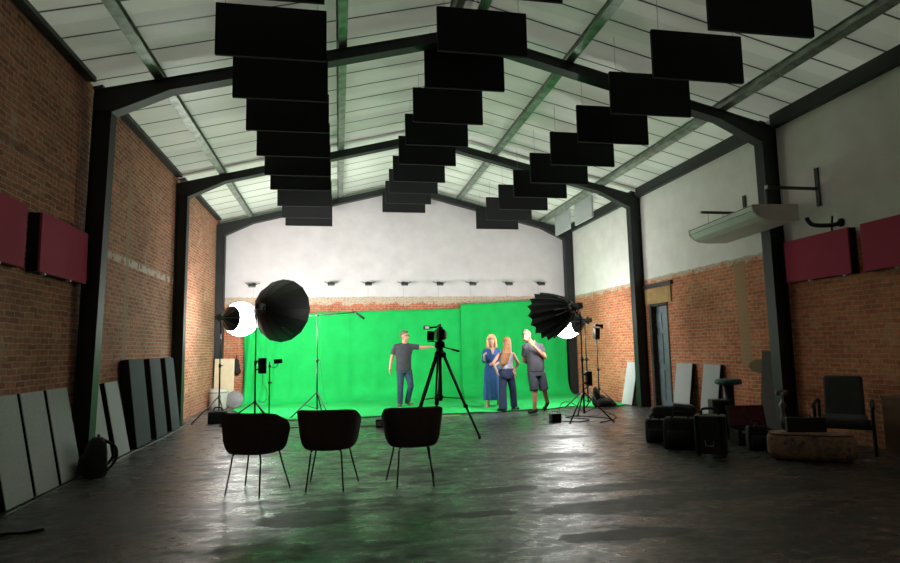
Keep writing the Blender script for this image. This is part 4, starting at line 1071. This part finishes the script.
remeshed(s, 'top', M_TOPG, P, .01, 2, B)
s = MB(); s.loft([(w(0, 0, .70), .17, .135), (w(0, 0, .80), .178, .142), (w(0, 0, .92), .153, .122)])
s.cap(w(-.08, 0, .76), w(-.105, -.03, .44), .098, .082); s.cyl(w(-.105, -.03, .46), w(-.13, -.11, .05), .082, .092, 20)
s.cap(w(.085, 0, .76), w(.14, .02, .44), .098, .078); s.cyl(w(.14, .02, .46), w(.16, .05, .09), .078, .074, 20)
s.ell(w(-.07, -.06, .78), (.095, .085, .1)); s.ell(w(.07, -.06, .78), (.095, .085, .1))
remeshed(s, 'trousers', M_NAVY, P, .01, 2, B)
s = MB(); R = (hm.to_3x3()).to_4x4()
s.ell(hm @ V((0, -.02, .045)), (.087, .10, .083), R); s.ell(hm @ V((0, -.05, -.03)), (.088, .075, .1), R)
s.loft([(w(-.11, -.12, .97), .04, .02), (w(-.10, -.135, 1.03), .075, .035), (w(-.065, -.13, 1.14), .105, .04), (w(-.02, -.12, 1.25), .115, .045), (w(.01, -.07, 1.36), .10, .055), (w(.02, -.03, 1.45), .08, .06)], 28)
for q in range(7): s.cap(w(-.11+.028*q, -.155, 1.25), w(-.17+.025*q, -.155, 1.02+.02*(q % 3)), .016, .009, 8)
remeshed(s, 'hair', H_LONG, P, .009, 2, B)
s = MB(); shoe(s, w(-.13, -.12, .095), -.5, .24); remeshed(s, 'shoe', M_SHOE, P, .009, 2, B)
s = MB(); shoe(s, w(.16, .06, .095), .9, .24); remeshed(s, 'shoe', M_SHOE, P, .009, 2, B)

# --- man in shorts, hand to his mouth
B = V((2.30, 4.0, 0))
P = thing('person', 'person in dark t-shirt and shorts walking with hand to mouth', 'person', B)
b = MB()
hm = head(b, w(-.21, -.08, 1.60), PI+.65, -.35, 1.06)
b.cap(w(-.10, .0, 1.42), w(-.165, -.05, 1.54), .06, .056)
b.loft([(w(.0, 0, .84), .16, .12), (w(-.0, 0, .98), .165, .125), (w(-.02, 0, 1.16), .175, .125), (w(-.05, 0, 1.31), .185, .11), (w(-.07, 0, 1.40), .14, .08), (w(-.09, 0, 1.46), .06, .06)])
LS, RS = w(-.22, -.03, 1.35), w(.11, .0, 1.37)
limb(b, [RS, w(.16, -.13, 1.15), w(-.12, -.27, 1.39)], [.054, .044, .029])
hand(b, w(-.12, -.27, 1.39), (-.55, .0, .85), (.3, 1, .2), .5, -1)
limb(b, [LS, w(-.22, .10, 1.08), w(-.02, .20, .98)], [.054, .044, .03])
hand(b, w(-.02, .20, .98), (1, .15, -.1), (0, -1, 0), .5, 1)
limb(b, [w(-.08, 0, .84), w(-.06, -.07, .48), w(-.10, -.14, .10)], [.09, .056, .04])
limb(b, [w(.10, 0, .84), w(.16, -.02, .48), w(.33, .32, .19)], [.09, .056, .04])
remeshed(b, 'body', SKIN3, P, .0075, 2, B)
face_bits(hm, P, B, 1.06); glasses(hm, P, B, 1.06); hair_short(hm, P, B, mat('short_grey_hair', (128, 104, 84), .6, 0, 60, .3, .5, 90), 1.06, .85)
s = MB()
for q in (-1, 1): s.cap(w(-.085+q*.05, .0, 1.42), w(-.055+q*.165, -.015, 1.362), .06, .075)
s.loft([(w(.0, 0, .85), .185, .143), (w(-.0, 0, .98), .185, .146), (w(-.02, 0, 1.16), .192, .146), (w(-.05, 0, 1.30), .212, .132), (w(-.06, 0, 1.37), .205, .115), (w(-.075, 0, 1.415), .15, .10), (w(-.09, 0, 1.46), .085, .08)])
sleeve(s, RS, w(.145, -.075, 1.24), .076, .074); sleeve(s, LS, w(-.22, .05, 1.19), .074, .072)
remeshed(s, 't_shirt', M_TEE, P, .01, 3, B)
s = MB(); s.loft([(w(0, 0, .76), .175, .135), (w(0, 0, .92), .172, .132)])
s.cyl(w(-.085, 0, .84), w(-.065, -.065, .46), .105, .096, 20); s.cyl(w(.10, 0, .84), w(.16, -.02, .46), .105, .096, 20)
remeshed(s, 'shorts', M_SHORTS, P, .01, 2, B)
s = MB(); shoe(s, w(-.10, -.14, .10), PI+.9, .29); remeshed(s, 'shoe', M_SHOE, P, .009, 2, B)
s = MB(); shoe(s, w(.33, .32, .21), PI+.75, .28, .75); remeshed(s, 'shoe', M_SHOE, P, .009, 2, B)

# ------------------------------------------------------------------ light of the place
wd = bpy.data.worlds.new('World'); S.world = wd; wd.use_nodes = True
wd.node_tree.nodes['Background'].inputs[0].default_value = (1, .985, .95, 1); wd.node_tree.nodes['Background'].inputs[1].default_value = 1.75

# ------------------------------------------------------------------ camera
cam = bpy.data.cameras.new('Camera'); co = bpy.data.objects.new('Camera', cam); COL.objects.link(co); S.camera = co
p_, y_, r_ = .1088, .1816, -.0201
fw = V((math.sin(y_)*math.cos(p_), math.cos(y_)*math.cos(p_), math.sin(p_)))
rt0 = V((math.cos(y_), -math.sin(y_), 0)); up0 = rt0.cross(fw)
rt = rt0*math.cos(r_)+up0*math.sin(r_); up = up0*math.cos(r_)-rt0*math.sin(r_)
mw = Matrix((rt, up, -fw)).transposed().to_4x4(); mw.translation = V((-1.7787, -8.4238, 1.3764))
co.matrix_world = mw
cam.sensor_width = 36; cam.lens = 609.84/900*36; cam.clip_start = .05

S.view_settings.view_transform = 'Standard'; S.view_settings.look = 'None'; S.view_settings.gamma = 1
S.view_settings.use_curve_mapping = False
S.view_settings.exposure = 0.72
S.cycles.use_denoising = True
S.cycles.max_bounces = 10; S.cycles.diffuse_bounces = 6; S.cycles.glossy_bounces = 4
S.cycles.sample_clamp_indirect = 8
